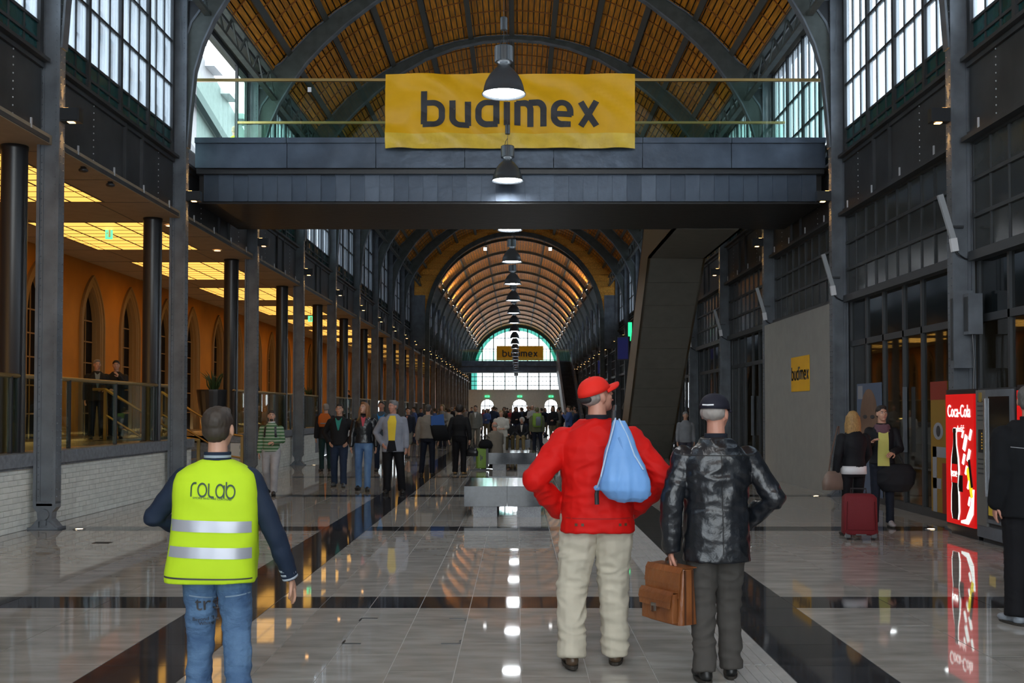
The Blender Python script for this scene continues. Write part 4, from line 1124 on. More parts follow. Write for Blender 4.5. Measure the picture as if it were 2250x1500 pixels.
# ---- outside the windows: station roofs and stairs seen through the opening
cw = mat('pale grey outdoor facade', (.20, .21, .22), .6, var=.1); cw2 = mat('darker grey outdoor ledge', (.07, .08, .09), .6); cw3 = mat('white metal roof edge', (.7, .72, .75), .5)
cn = thing('neighbouring_building', 'pale building with stepped white roof edge seen through the left opening', 'building', (-16, 55, 0))
MB().add([(0, -22, 0), (0, 28, 0), (0, 28, 14.5), (0, -22, 24), (-1, -22, 0), (-1, 28, 0), (-1, 28, 14.5), (-1, -22, 24)], [(0, 1, 2, 3), (7, 6, 5, 4), (2, 6, 7, 3), (0, 4, 5, 1), (1, 5, 6, 2), (3, 7, 4, 0)]).build('facade', [cw], cn)
for i in range(16): MB().box(0, .5, -20 + i * 3, -18.3 + i * 3, 23.3 - i * .57, 23.6 - i * .57).build('roof_step', [cw3], cn)
for i in range(3): MB().bar((.3, -22, 21 - i * 3.2), (.3, 28, 11.5 - i * 3.2), .3, .5).build('sloping_ledge', [cw2], cn)
for i in range(12): MB().box(.05, .12, -20 + i * 4, -17.8 + i * 4, 16 - i * .7, 18 - i * .7).build('window', [cw2], cn)
ldg = thing('outside_landing', 'outdoor landing with white railing where the footbridge leaves the hall', 'landing', (-8.0, BY + 1.9, 6.3))
MB().box(-1.6, 1.8, -1.8, 5.5, 0, .3).build('slab', [mat('pale concrete', (.5, .5, .48), .8)], ldg)
for i in range(8): MB().box(-1.55, -1.5, -1.7 + i, -1.65 + i, .3, 1.4).build('post', [white_m], ldg)
for z in (.7, 1.05, 1.4): MB().tube([(-1.5, -1.8, z), (-1.5, 5.5, z)], .02, 6).build('rail', [white_m], ldg)
# ================================================================== PEOPLE
DG = bpy.context.evaluated_depsgraph_get
def remesh(mb, name, vox, mats, parent, smooth=3, wr=0, wscale=(5, 5, 9), seed=0, wfun=None):
    """merge the overlapping volumes into one continuous skin, smooth it, then fold it a little"""
    me = mb.mesh('tmp', mats[0]); o = bpy.data.objects.new(name, me); COL.objects.link(o)
    r = o.modifiers.new('r', 'REMESH'); r.mode = 'VOXEL'; r.voxel_size = vox
    if smooth: s = o.modifiers.new('s', 'SMOOTH'); s.iterations = smooth; s.factor = .5
    DG().update() if hasattr(DG(), 'update') else None
    n = bpy.data.meshes.new_from_object(o.evaluated_get(DG()))
    o.modifiers.clear(); o.data = n; bpy.data.meshes.remove(me); n.name = name
    n.materials.clear()
    for q in mats: n.materials.append(q)
    if wr:
        off = V((seed * 3.1, seed * 1.7, seed))
        nr = [v.normal.copy() for v in n.vertices]
        for v, nn in zip(n.vertices, nr):
            c = v.co; k = wfun(c) if wfun else 1
            p = V((c.x * wscale[0], c.y * wscale[1], c.z * wscale[2])) + off
            a = noise.noise(p + V((0, 0, noise.noise(p * .5) * 1.5)))
            d = (1 - abs(a) * 2.2) * .6 + noise.noise(p * 2.1) * .4
            v.co += nn * (wr * k * d)
    n.polygons.foreach_set('use_smooth', [True] * len(n.polygons))
    if parent: o.parent = parent
    return o
def bvh(o):
    return BVHTree.FromPolygons([v.co.copy() for v in o.data.vertices], [tuple(p.vertices) for p in o.data.polygons])
def decal(o, name, quads, m, side=-1, off=.003, sub=.03, thick=.002, parent=None):
    """sew flat print or trim (xz quads) onto the surface of o, seen from -y (side=-1) or +y"""
    t = bvh(o); mb = MB()
    for c in quads:
        p0, p1, p2, p3 = [V(p) for p in c]
        nu = max(1, int((p1 - p0).length / sub)); nv = max(1, int((p3 - p0).length / sub))
        grid = []
        for j in range(nv + 1):
            row = []
            for i in range(nu + 1):
                q = p0.lerp(p1, i / nu).lerp(p3.lerp(p2, i / nu), j / nv)
                h = t.ray_cast(V((q.x, side * 1.5, q.y)), V((0, -side, 0)))
                y = h[0].y if h[0] is not None else None
                row.append((q, y))
            grid.append(row)
        ys = [y for r in grid for _, y in r if y is not None]
        if not ys: continue
        av = sum(ys) / len(ys)
        vs = [(q.x, (y if y is not None else av) + side * off, q.y) for r in grid for q, y in r]
        W_ = nu + 1
        mb.add(vs, [(j * W_ + i, j * W_ + i + 1, (j + 1) * W_ + i + 1, (j + 1) * W_ + i) for j in range(nv) for i in range(nu)])
    return mb.build(name, [m], parent or o, True)

def cloth(name, col, rough=.8, **k): return mat(name, col, rough, spec=k.pop('spec', .25), **k)
def hand(mb, wrist, d, nrm, s=1.0, curl=.5, side=1, n=7):
    """palm and five separate fingers; d = hand direction, nrm = back-of-hand direction, side = thumb side sign"""
    d = V(d).normalized(); nrm = V(nrm); nrm = (nrm - d * nrm.dot(d)).normalized(); a = d.cross(nrm).normalized() * side
    w_ = V(wrist)
    rot = Matrix((a, nrm, d)).transposed()
    palm = MB(); palm.ell(w_ + d * .05 * s, (.041 * s, .018 * s, .055 * s), 12, 8, rot); mb.v, mb.f, mb.m = mb.v, mb.f, mb.m
    mb.add(palm.v, palm.f)
    fin = MB()
    for i, (u, L, r) in enumerate(((.030, .072, .0088), (.010, .082, .0092), (-.011, .076, .0088), (-.030, .060, .0078))):
        p = w_ + d * .085 * s + a * u * s; dd = d.copy(); pts = [w_ + d * .05 * s + a * u * .8 * s, p]
        for k in range(3):
            c = curl * (.7 + .12 * i) * (1.0 if k else .6)
            dd = (dd * cos(c) - nrm * sin(c)).normalized()
            p = p + dd * L * s * (.42, .32, .26)[k]; pts.append(p)
        fin.tube(pts, [r * s * 1.05, r * s * 1.1, r * s, r * s * .95, r * s * .7], n)
    t0 = w_ + d * .03 * s + a * .028 * s
    t1 = t0 + (a * .7 + d * .6 - nrm * .25).normalized() * .04 * s; t2 = t1 + (a * .2 + d * .9 - nrm * .4).normalized() * .032 * s; t3 = t2 + (d * .9 - nrm * .5 - a * .2).normalized() * .026 * s
    fin.tube([t0, t1, t2, t3], [.014 * s, .0115 * s, .010 * s, .007 * s], n)
    return fin

ARM = {'down': ((.235, -.02, 1.16), (.25, .04, .90)), 'down2': ((.25, -.05, 1.17), (.27, -.02, .91)),
       'pocket': ((.33, -.08, 1.17), (.20, .10, .97)), 'front': ((.24, .02, 1.15), (.10, .23, 1.12)),
       'back': ((.27, -.14, 1.18), (.26, -.12, .92)), 'fwd': ((.25, .06, 1.17), (.25, .24, 1.02)), 'phone': ((.22, .10, 1.18), (.10, .24, 1.40)),
       'cross': ((.25, .04, 1.15), (-.02, .20, 1.20)), 'lap': ((.24, .06, 1.18), (.10, .30, 1.05))}
LEG = {'stand': ((.10, .02, .50), (.11, -.03, .085)), 'fwd': ((.10, .16, .52), (.10, .20, .085)), 'rear': ((.10, .04, .50), (.10, -.22, .13)),
       'wide': ((.14, .02, .50), (.17, -.02, .085)), 'slight_fwd': ((.10, .08, .50), (.11, .10, .085)), 'slight_rear': ((.11, .0, .50), (.12, -.12, .09)),
       'sit': ((.11, .44, .60), (.12, .44, .10))}
def mirror(p, s): return V((p[0] * s, p[1], p[2]))

def person(label, x, y, H, yaw=0, z0=0, arms=('down', 'down'), legs=('stand', 'stand'), top=(.1, .1, .1), pants=(.05, .05, .07), hair=(.05, .03, .02),
           style='short', shoe=(.02, .02, .02), skinm=None, build=1.0, hem=.86, coat=.02, vox=.012, wr=.004, headyaw=0, headpitch=0, topm=None, pantm=None,
           legw=1.0, lean=0, group=None, shirt=None, slv=True, headk=1.0, female=False, torso=None, shorts=False, hemflare=0, hipk=1.0, gend=None, name='person', slw=1.0, sit=False, collar=None):
    k = H / 1.78
    P0 = thing(name, label, 'person', (x, y, z0), R(yaw), group)
    inner_ = empty('p', (0, 0, 0)); bpy.data.objects.remove(inner_)
    sk = skinm or skin
    Lz = lambda p: V((p[0], p[1] + lean * max(0, p[2] - .95), p[2])) * k
    dz = -.42 if sit else 0
    def T(p):     # canonical to local, with lean and sitting drop for the upper body
        p = V(p); return V((p.x, p.y + lean * max(0, p.z - .95), p.z + dz)) * k
    def TL(p): p = V(p); return p * k
    sw = (.175 if female else .19) * build
    A = []
    for s_, a in zip((-1, 1), arms):
        e, w_ = ARM[a] if isinstance(a, str) else a
        A.append((T((s_ * sw, -.005, 1.395)), T((e[0] * s_, e[1], e[2])), T((w_[0] * s_, w_[1], w_[2]))))
    LG = []
    for s_, a in zip((-1, 1), legs):
        kn, an = LEG[a] if isinstance(a, str) else a
        hp_ = T((s_ * .095 * hipk, 0, .92))
        LG.append((hp_, TL((kn[0] * s_, kn[1], kn[2])), TL((an[0] * s_, an[1], an[2]))))
    # ---- body: one continuous skin
    B = MB(); hk = k * headk
    nb = T((0, -.01, 1.50)); hc = nb + V((0, .02 * k + lean * .1, .165 * hk))
    hr = Matrix.Rotation(R(headyaw), 3, 'Z') @ Matrix.Rotation(R(headpitch), 3, 'X')
    def Hd(p): return hc + hr @ (V(p) * hk)
    B.ell(Hd((0, -.012, .028)), (.074 * hk, .094 * hk, .088 * hk), 18, 12, hr)
    B.ell(Hd((0, .025, -.03)), (.060 * hk, .062 * hk, .080 * hk), 16, 10, hr)
    B.ell(Hd((0, .055, -.088)), (.030 * hk, .028 * hk, .024 * hk), 10, 8, hr)
    B.tube([Hd((0, .084, .018)), Hd((0, .104, -.012)), Hd((0, .108, -.028))], [.009 * hk, .012 * hk, .015 * hk], 8)
    B.ell(Hd((0, .078, .030)), (.045 * hk, .016 * hk, .010 * hk), 10, 6, hr)
    B.ell(Hd((0, .084, -.056)), (.024 * hk, .012 * hk, .010 * hk), 10, 6, hr)
    for s_ in (-1, 1):
        B.ell(Hd((s_ * .076, -.008, -.005)), (.010 * hk, .020 * hk, .032 * hk), 10, 8, hr)
        B.ell(Hd((s_ * .040, .055, -.025)), (.022 * hk, .022 * hk, .024 * hk), 8, 6, hr)
    B.limb([nb - V((0, .0, .05 * k)), hc + V((0, -.015, -.05)) * k], [.062 * k, .056 * k], 12)
    B.loft([(T((0, 0, z)).x, T((0, 0, z)).y, T((0, 0, z)).z, rx * k * build, ry * k * build) for z, rx, ry in
            ((.86, .13, .09), (1.0, .14, .095), (1.15, .13, .09), (1.3, .15, .10), (1.39, .15, .09), (1.46, .08, .07))], 18)
    fing = []
    for s_, (sh_, el, wrp) in zip((-1, 1), A):
        B.limb([sh_, el, wrp], [.045 * k, .036 * k, .026 * k], 10)
        d = (wrp - el).normalized()
        nrm = V((s_, .15, .1)) if abs(d.z) > .5 else V((s_ * .3, .2, 1))
        fing.append(hand(B, wrp, d, nrm, hk * .98, .45, side=1 if s_ > 0 else -1, n=6))
    for (h_, kn, an) in LG: B.limb([h_, kn, an], [.075 * k, .05 * k, .036 * k], 10)
    body = remesh(B, 'body', min(vox, .011), [sk], P0, 2)
    # separate fingers rooted in the palms, in the same mesh
    bmn = bmesh.new(); bmn.from_mesh(body.data)
    for f_ in fing:
        vs = [bmn.verts.new(v) for v in f_.v]
        for q in f_.f:
            try: fc = bmn.faces.new([vs[i] for i in q]); fc.smooth = True
            except ValueError: pass
    bmn.to_mesh(body.data); bmn.free()
    # ---- face details
    if abs(((yaw + headyaw + 180) % 360) - 180) > 40 or vox < .009:
        ew = mat('eye white', (.6, .58, .55), .3); ed = mat('dark iris', (.02, .012, .01), .2); lip = mat('lip', (.42, .14, .12), .5)
        for s_ in (-1, 1):
            e = MB().ell(Hd((s_ * .029, .0835, .008)), (.013 * hk, .008 * hk, .008 * hk), 10, 6, hr).build('eye', [ew], P0, True)
            MB().ell(Hd((s_ * .029, .0905, .008)), (.0055 * hk, .003 * hk, .006 * hk), 8, 6, hr).build('iris', [ed], e, True)
            MB().bar(Hd((s_ * .014, .094, .029)), Hd((s_ * .046, .080, .031)), .006 * hk, .007 * hk).build('eyebrow', [mat('hair %.2f %.2f %.2f' % hair, hair, .6)], P0)
        MB().ell(Hd((0, .0945, -.056)), (.022 * hk, .006 * hk, .007 * hk), 10, 6, hr).build('lips', [lip], P0, True)
    # ---- hair
    hm_ = mat('hair %.2f %.2f %.2f' % hair, hair, .6, var=.35, scale=60, stretch=(3, 3, .6))
    Hh = MB()
    if style in ('short', 'long', 'grey', 'bob', 'receding'):
        if style == 'receding':
            Hh.ell(Hd((0, -.038, .010)), (.0765 * hk, .074 * hk, .055 * hk), 16, 10, hr)
        else:
            Hh.ell(Hd((0, -.022, .045)), (.0785 * hk, .096 * hk, .080 * hk), 18, 12, hr)
            Hh.ell(Hd((0, -.046, -.002)), (.070 * hk, .062 * hk, .066 * hk), 16, 10, hr)
            Hh.ell(Hd((0, .045, .095)), (.055 * hk, .035 * hk, .028 * hk), 12, 8, hr)
        if style == 'long':
            Hh.loft([(Hd((0, -.05, 0)).x, Hd((0, -.05, 0)).y, hc.z + z * hk, rx * hk, ry * hk) for z, rx, ry in ((.05, .085, .07), (-.05, .092, .07), (-.15, .10, .06), (-.26, .09, .05), (-.34, .05, .03))], 16)
            for s_ in (-1, 1): Hh.limb([Hd((s_ * .07, .0, .03)), Hd((s_ * .085, .0, -.08)), Hd((s_ * .09, -.01, -.2))], [.03 * hk, .032 * hk, .02 * hk], 10)
        if style == 'bob':
            Hh.ell(Hd((0, -.03, .02)), (.108 * hk, .105 * hk, .11 * hk), 16, 10, hr)
        remesh(Hh, 'hair', min(vox, .012) * .9, [hm_], P0, 2, wr=.006 * k, wscale=(40, 40, 12) if style != 'long' else (45, 45, 6), seed=3)
    # ---- shoes
    shm = cloth('shoe %.2f %.2f %.2f' % shoe, shoe, .45, spec=.5)
    for s_, (h_, kn, an) in zip((-1, 1), LG):
        q = MB(); a = an.copy(); zb = max(0, a.z - .085 * k)
        dyw = Matrix.Rotation(R(-8 * s_), 3, 'Z')
        pit = R(-22) if a.z > .11 * k else 0
        rm = dyw @ Matrix.Rotation(pit, 3, 'X')
        def S_(p): return V((a.x, a.y, zb)) + rm @ (V(p) * k)
        q.ell(S_((0, -.02, .045)), (.042 * k, .055 * k, .045 * k), 12, 8, rm).ell(S_((0, .12, .035)), (.048 * k, .085 * k, .034 * k), 12, 8, rm).ell(S_((0, .05, .055)), (.040 * k, .08 * k, .045 * k), 12, 8, rm)
        q.limb([S_((0, -.02, .05)), S_((0, -.02, .10))], [.04 * k, .042 * k], 10)
        sh_ = remesh(q, 'shoe', max(.010, vox), [shm], P0, 2)
        for v in sh_.data.vertices: v.co.z = max(v.co.z, .002) if pit == 0 else v.co.z
        so = MB()
        so.loft([(0, .05, 0, .043, .135), (0, .05, .016, .045, .138), (0, .05, .02, .044, .136)], 16, 2.2)
        o = so.build('sole', [mat('dark sole', (.03, .025, .02), .7)], sh_); o.scale = (k, k, k); o.location = S_((0, 0, 0)); o.rotation_euler = rm.to_euler()
    # ---- trousers
    if pants:
        pm = pantm or cloth('trousers %.2f %.2f %.2f' % pants, pants, .8, var=.12, scale=8)
        q = MB()
        q.loft([(T((0, 0, z)).x, T((0, -.01, z)).y, T((0, 0, z)).z, rx * k * build * hipk, ry * k * build) for z, rx, ry in ((.84, .155, .105), (.92, .175, .125), (1.0, .165, .12), (1.04, .155, .11))], 20)
        for s_, (h_, kn, an) in zip((-1, 1), LG):
            bot = an + V((0, -.005, -.022)) * k if not shorts else kn + V((0, 0, -.02)) * k
            if shorts: q.limb([h_, kn + V((0, 0, .02))], [.098 * k * legw, .085 * k * legw], 14)
            else: q.limb([h_, kn, an.lerp(kn, .35)], [.098 * k * legw, .072 * k * legw, .064 * k * legw], 14); q.tube([an.lerp(kn, .35), bot], [.064 * k * legw, .066 * k * legw], 14)
        remesh(q, 'trousers', vox, [pm], P0, 3, wr=wr * 1.2, wscale=(8, 8, 13), seed=5)
    # ---- jacket / top
    tm = topm or cloth('top %.2f %.2f %.2f' % top, top, .75, var=.08, scale=8)
    q = MB()
    tor = torso or (((hem, .165 + hemflare, .125 + hemflare * .6), (.98, .158, .122), (1.12, .150, .118), (1.28, .172, .125), (1.36, .178, .120), (1.42, .150, .105), (1.46, .115, .09), (1.50, .075, .07), (1.525, .055, .055)) if not female else
                    ((hem, .165 + hemflare, .12 + hemflare * .6), (.98, .150, .115), (1.12, .132, .105), (1.28, .152, .13), (1.36, .156, .115), (1.42, .135, .10), (1.46, .10, .085), (1.50, .065, .065), (1.525, .05, .05)))
    q.loft([(T((0, 0, z)).x, T((0, -.005, z)).y, T((0, 0, z)).z, (rx + coat) * k * build, (ry + coat) * k * build) for z, rx, ry in tor], 24)
    for s_, (sh_, el, wrp) in zip((-1, 1), A):
        pts = [sh_, el, el.lerp(wrp, .5), wrp - (wrp - el).normalized() * .01 * k]
        rr = [(.064 + coat * .5) * k * slw, (.052 + coat * .5) * k * slw, (.048 + coat * .5) * k * slw, (.040 + coat * .5) * k * slw]
        if not slv: pts = [sh_, sh_.lerp(el, .6)]; rr = rr[:2]
        q.limb(pts, rr, 14)
        q.ell(sh_ + V((-s_ * .03, 0, -.005)) * k, (.075 * k, .068 * k, .062 * k), 12, 8)
    jk = remesh(q, 'jacket', vox, [tm], P0, 3, wr=wr, wscale=(6, 6, 9) if vox > .009 else (8, 8, 12), seed=len(label))
    if collar is not None:
        cmt = cloth('collar %.2f %.2f %.2f' % collar, collar, .8)
        MB().lathe([(.072 * k, -.03 * k), (.074 * k, .045 * k), (.066 * k, .05 * k), (.063 * k, -.02 * k)], 20).build('collar', [cmt], P0, True, loc=T((0, -.008, 1.505)))
    if shirt:
        sc, wd_, zlo = shirt
        zt = T((0, 0, 1.49)).z; zl = T((0, 0, zlo)).z
        decal(jk, 'shirt_front', [[(-.012 * k, zl), (.012 * k, zl), (wd_ * k, zt), (-wd_ * k, zt)]], cloth('shirt %.2f %.2f %.2f' % sc, sc), side=1, off=.006, sub=.02, parent=P0)
    return dict(root=P0, k=k, jk=jk, hc=hc, hr=hr, hk=hk, A=A, L=LG, T=T, Hd=Hd, body=body)

def cap(pd, col, visor_yaw=0, name='cap', label=None, strap=None):
    Hd = pd['Hd']; hk = pd['hk']; hr = pd['hr']; cmt = cloth('cap %.2f %.2f %.2f' % col, col, .7, var=.06)
    q = MB(); n = 24
    for i in range(7):
        a = pi / 2 * i / 6
        for j in range(n):
            t = 2 * pi * j / n
            q.v.append(tuple(Hd((.090 * cos(a) ** .8 * cos(t), -.012 + .108 * cos(a) ** .8 * sin(t), .030 + .095 * sin(a)))))
    for i in range(6):
        for j in range(n): q.f.append((i * n + j, i * n + (j + 1) % n, (i + 1) * n + (j + 1) % n, (i + 1) * n + j)); q.m.append(0)
    q.f.append(tuple(6 * n + j for j in range(n))); q.m.append(0)
    c = q.build(name, [cmt], pd['root'], True, label=label); s = c.modifiers.new('s', 'SOLIDIFY'); s.thickness = .004
    rz = Matrix.Rotation(R(visor_yaw), 3, 'Z')
    q = MB(); k = 11; vs = []
    for i in range(k):
        t = pi * (.14 + .72 * i / (k - 1)); u = sin(pi * i / (k - 1)) ** .6
        p0 = V((.090 * cos(t), -.012 + .105 * sin(t), .034)); p1 = V((.094 * cos(t), -.012 + .105 * sin(t) + .085 * u, .040 - .004 * u - .030 * abs(cos(t)) ** 1.5))
        for p in (p0, p1): vs.append(Hd(rz @ p))
    m_ = [(2 * i, 2 * i + 1, 2 * i + 3, 2 * i + 2) for i in range(k - 1)]
    q.add(vs, m_); vz = q.build('visor', [cmt], c, True); s = vz.modifiers.new('s', 'SOLIDIFY'); s.thickness = .009
    MB().ell(Hd((0, -.012, .126)), (.008, .008, .005), 8, 5).build('button', [cmt], c, True)
    return c

# ---- 1 the man in the yellow vest
navy = (.012, .022, .045)
jeans = mat('worn blue jeans', (.035, .085, .19), .8, col2=(.11, .21, .36), scale=3.2, stretch=(1.5, 1.5, 2.2), bump=.5, bscale=22)
Yv = 5.55
vm = person('man walking away in yellow safety vest over navy jacket and blue jeans', PX(478, Yv), Yv, 1.53, yaw=4, arms=(((.37, .02, 1.17), (.22, .22, 1.08)), ((.35, -.03, 1.06), (.42, .04, .82))),
            legs=(((.10, .07, .49), (.11, .05, .085)), ((.13, -.02, .50), (.17, -.20, .12))), top=navy, hem=.95, coat=.012, pants=(.1, .2, .4), pantm=jeans, hair=(.035, .025, .018), legw=1.12,
            vox=.0075, wr=.009, headk=1.12, collar=(.06, .09, .14), headyaw=-6, shoe=(.5, .52, .55), lean=.04)
T = vm['T']; k = vm['k']
q = MB()
q.loft([(T((0, 0, z)).x + dx, T((0, -.01, z)).y, T((0, 0, z)).z, rx * k, ry * k) for z, rx, ry, dx in
        ((.805, .262, .185, -.02), (.86, .258, .185, -.018), (1.0, .25, .175, -.01), (1.15, .252, .17, 0), (1.3, .247, .16, 0), (1.38, .240, .145, 0), (1.43, .222, .125, 0), (1.472, .165, .10, 0), (1.505, .085, .08, 0))], 30, 3.0)
def vf(c): return 1.0
vestm = mat('fluorescent yellow vest fabric', (.50, .74, .022), .7, var=.05, scale=4, spec=.2)
vest = remesh(q, 'safety_vest', .009, [vestm], vm['root'], 3, wr=.010, wscale=(4, 4, 5), seed=2)
zc = lambda py: CZ + (900 - py) / F * (Yv - .16)
xc = lambda px: (px - 478) / F * (Yv - .16)
silver = mat('silver reflective tape', (.42, .44, .50), .35, .3)
for (pa, pb_) in ((1141, 1166), (1199, 1223)):
    decal(vest, 'reflective_band', [[(xc(383), zc(pb_)), (xc(564), zc(pb_ + 6)), (xc(564), zc(pa + 6)), (xc(387), zc(pa))]], silver, off=.0035, sub=.015)
decal(vest, 'hem_piping', [[(xc(372), zc(1266)), (xc(566), zc(1271)), (xc(566), zc(1274)), (xc(372), zc(1270))]], ink, off=.004, sub=.015)
qd, Wd = strokes('rolaB', 1, .14, .22)
sx = (xc(528) - xc(434)) / Wd; hh_ = zc(1062) - zc(1092)
decal(vest, 'chest_lettering', [[(xc(434) + p[0] * sx, zc(1090) + p[1] * hh_ - p[0] * .0035) for p in c] for c in qd], mat('dark green print', (.02, .06, .03), .6), off=.005, sub=.012)
def font_decal(o, txt, size, x, z, m, name, off=.005, side=-1, slope=0):
    me = font_mesh(txt, size, name, ext=0); t = bvh(o)
    for v in me.vertices:
        X, Z = x + v.co.x, z + v.co.y + v.co.x * slope
        h = t.ray_cast(V((X, side * 1.5, Z)), V((0, -side, 0)))
        v.co = V((X, (h[0].y if h[0] is not None else 0) + side * off, Z))
    me.materials.append(m); q = bpy.data.objects.new(name, me); COL.objects.link(q); q.parent = o; return q
font_decal(vest, 'SMOKE AND FIRE CURTAINS', .0105 * 1.4, xc(480), zc(1098), MATS['dark green print'], 'small_lettering', slope=-.06)
tr = [c for c in vm['root'].children if c.name.startswith('trousers')][0]
zc2 = lambda py: CZ + (900 - py) / F * (Yv - .1); xc2 = lambda px: (px - 478) / F * (Yv - .1)
font_decal(tr, 'trs', .105, xc2(462), zc2(1342), ink, 'leg_print', off=.006)
font_decal(tr, 'Beyond The', .026, xc2(458), zc2(1366), ink, 'leg_print', off=.006)
font_decal(tr, 'White', .026, xc2(458), zc2(1376), ink, 'leg_print', off=.006)
seam_m = mat('pale jean stitching', (.18, .26, .36), .8)
decal(tr, 'back_pocket', [[(xc2(424), zc2(1310)), (xc2(478), zc2(1318)), (xc2(478), zc2(1315)), (xc2(424), zc2(1307))], [(xc2(505), zc2(1312)), (xc2(556), zc2(1306)), (xc2(556), zc2(1303)), (xc2(505), zc2(1309))]], seam_m, off=.004, sub=.02)
for nm, s_ in (('cuff', 1),):
    sh_, el, wrp = vm['A'][1]; d = (wrp - el).normalized()
    for i, c in enumerate(((.35, .40, .46), navy, (.35, .40, .46), navy, (.35, .40, .46))):
        p = wrp - d * (.045 - i * .012)
        MB().tube([p, p + d * .0115], [.042, .042], 16).build('cuff_stripe', [cloth('cuff %.2f' % c[0], c)], vm['root'], True)
for i, c in enumerate(((.30, .36, .42), navy, (.30, .36, .42), navy)):
    MB().lathe([(.079 * k, 0), (.079 * k, .013)], 20).build('collar_stripe', [cloth('cuff %.2f' % c[0], c)], vm['root'], True, loc=T((0, -.008, 1.485 + .018 * i)))

# ---- 2 the man in the red jacket and cap
Yr = 6.63
redm = mat('bright red jacket cloth', (.60, .007, .005), .65, var=.05, scale=5, spec=.2)
beige = mat('pale beige cotton trousers', (.50, .46, .37), .85, var=.06, scale=6)
rm_ = person('man walking away in bright red jacket, red cap and pale beige trousers', PX(1312, Yr), Yr, 1.74, yaw=0, arms=(((.385, -.10, 1.16), (.23, .12, .96)), ((.405, -.10, 1.17), (.22, .12, .96))),
             legs=(((.155, .03, .50), (.165, -.06, .10)), ((.10, .06, .50), (.12, .10, .085))), topm=redm, pantm=beige, pants=(.5, .45, .36), hem=.84, coat=.048, hair=(.25, .22, .20), style='receding', legw=1.28, build=1.06,
             skinm=skin2, vox=.008, wr=.014, headyaw=-58, headpitch=20, collar=(.01, .012, .02), shoe=(.08, .05, .03), hipk=1.05, headk=1.02)
cap(rm_, (.80, .025, .015), 0, label='bright red baseball cap')
k = rm_['k']; T = rm_['T']; Hd = rm_['Hd']
MB().ell(Hd((0, -.088, .012)), (.062 * k, .034 * k, .028 * k), 16, 8, rm_['hr']).build('cap_back_strap', [mat('dark cap lining', (.02, .02, .022), .8)], rm_['root'], True)
xr = lambda px: (px - 1312) / F * (Yr - .15); zr = lambda py: CZ + (900 - py) / F * (Yr - .15)
dr_ = mat('darker red stitching', (.35, .004, .003), .8)
decal(rm_['jk'], 'hem_band_seam', [[(xr(1240), zr(1139)), (xr(1400), zr(1139)), (xr(1400), zr(1136.5)), (xr(1240), zr(1136.5))]], dr_, off=.002, sub=.02)
for bxp in (1261, 1275, 1357, 1370):
    o = decal(rm_['jk'], 'snap_button', [[(xr(bxp) - .008, zr(1151) - .008), (xr(bxp) + .008, zr(1151) - .008), (xr(bxp) + .008, zr(1151) + .008), (xr(bxp) - .008, zr(1151) + .008)]], mat('dull metal snap', (.10, .04, .02), .4), off=.006, sub=.01)
# blue drawstring bag
Yb = Yr - .30
bagm = mat('light blue nylon', (.17, .37, .74), .55, var=.08, scale=5, spec=.4)
bag = thing('drawstring_bag', 'light blue nylon drawstring bag slung on the back of the red jacket', 'bag', (PX(1312, Yb), Yb + .02, 0))
xb = lambda px: (px - 1312) / F * Yb; zb = lambda py: CZ + (900 - py) / F * Yb
q = MB()
rows = [(925, 1347, 1374, .012), (945, 1343, 1382, .03), (970, 1338, 1394, .05), (1000, 1330, 1405, .07), (1030, 1322, 1418, .085), (1055, 1316, 1427, .09), (1075, 1318, 1428, .085), (1092, 1338, 1424, .06), (1101, 1362, 1410, .03)]
q.loft([((xb(a) + xb(b)) / 2, 0 - d_ * .2, zb(py), (xb(b) - xb(a)) / 2, d_) for py, a, b, d_ in rows], 28, 2.2)
q.limb([(xb(1330), 0, zb(1068)), (xb(1311), .0, zb(1072))], [.03, .012], 10)
q.limb([(xb(1412), 0, zb(1070)), (xb(1424), .0, zb(1085))], [.05, .02], 10)
def bw_(c): return 1
sack = remesh(q, 'sack', .007, [bagm], bag, 2, wr=.014, wscale=(13, 8, 3.2), seed=8)
lb = mat('pale blue cord', (.42, .56, .74), .6)
MB().tube([(xb(1352), -.03, zb(918)), (xb(1345), -.05, zb(945)), (xb(1332), -.07, zb(990)), (xb(1318), -.085, zb(1045)), (xb(1311), -.03, zb(1070))], .005, 8).build('cord', [lb], bag)
MB().tube([(xb(1360), -.02, zb(920)), (xb(1378), -.05, zb(960)), (xb(1392), -.07, zb(1000)), (xb(1410), -.09, zb(1030))], .005, 8).build('cord', [lb], bag)
MB().tube([(xb(1349), .01, zb(935)), (xb(1352), .05, zb(905)), (xb(1358), .17, zb(893)), (xb(1360), .3, zb(905))], [.014, .014, .012, .01], 10).build('shoulder_strap', [black_m], bag)
MB().tube([(xb(1315), .02, zb(1068)), (xb(1311), .0, zb(1085)), (xb(1312), -.0, zb(1108))], [.012, .013, .014], 8).build('dark_tassel', [black_m], bag)
MB().tube([(xb(1358), -.045, zb(962)), (xb(1372), -.075, zb(1000)), (xb(1380), -.10, zb(1040)), (xb(1384), -.10, zb(1060))], [.02, .016, .012, .006], 10, flat=(1, .5)).build('fold', [bagm], bag, True)

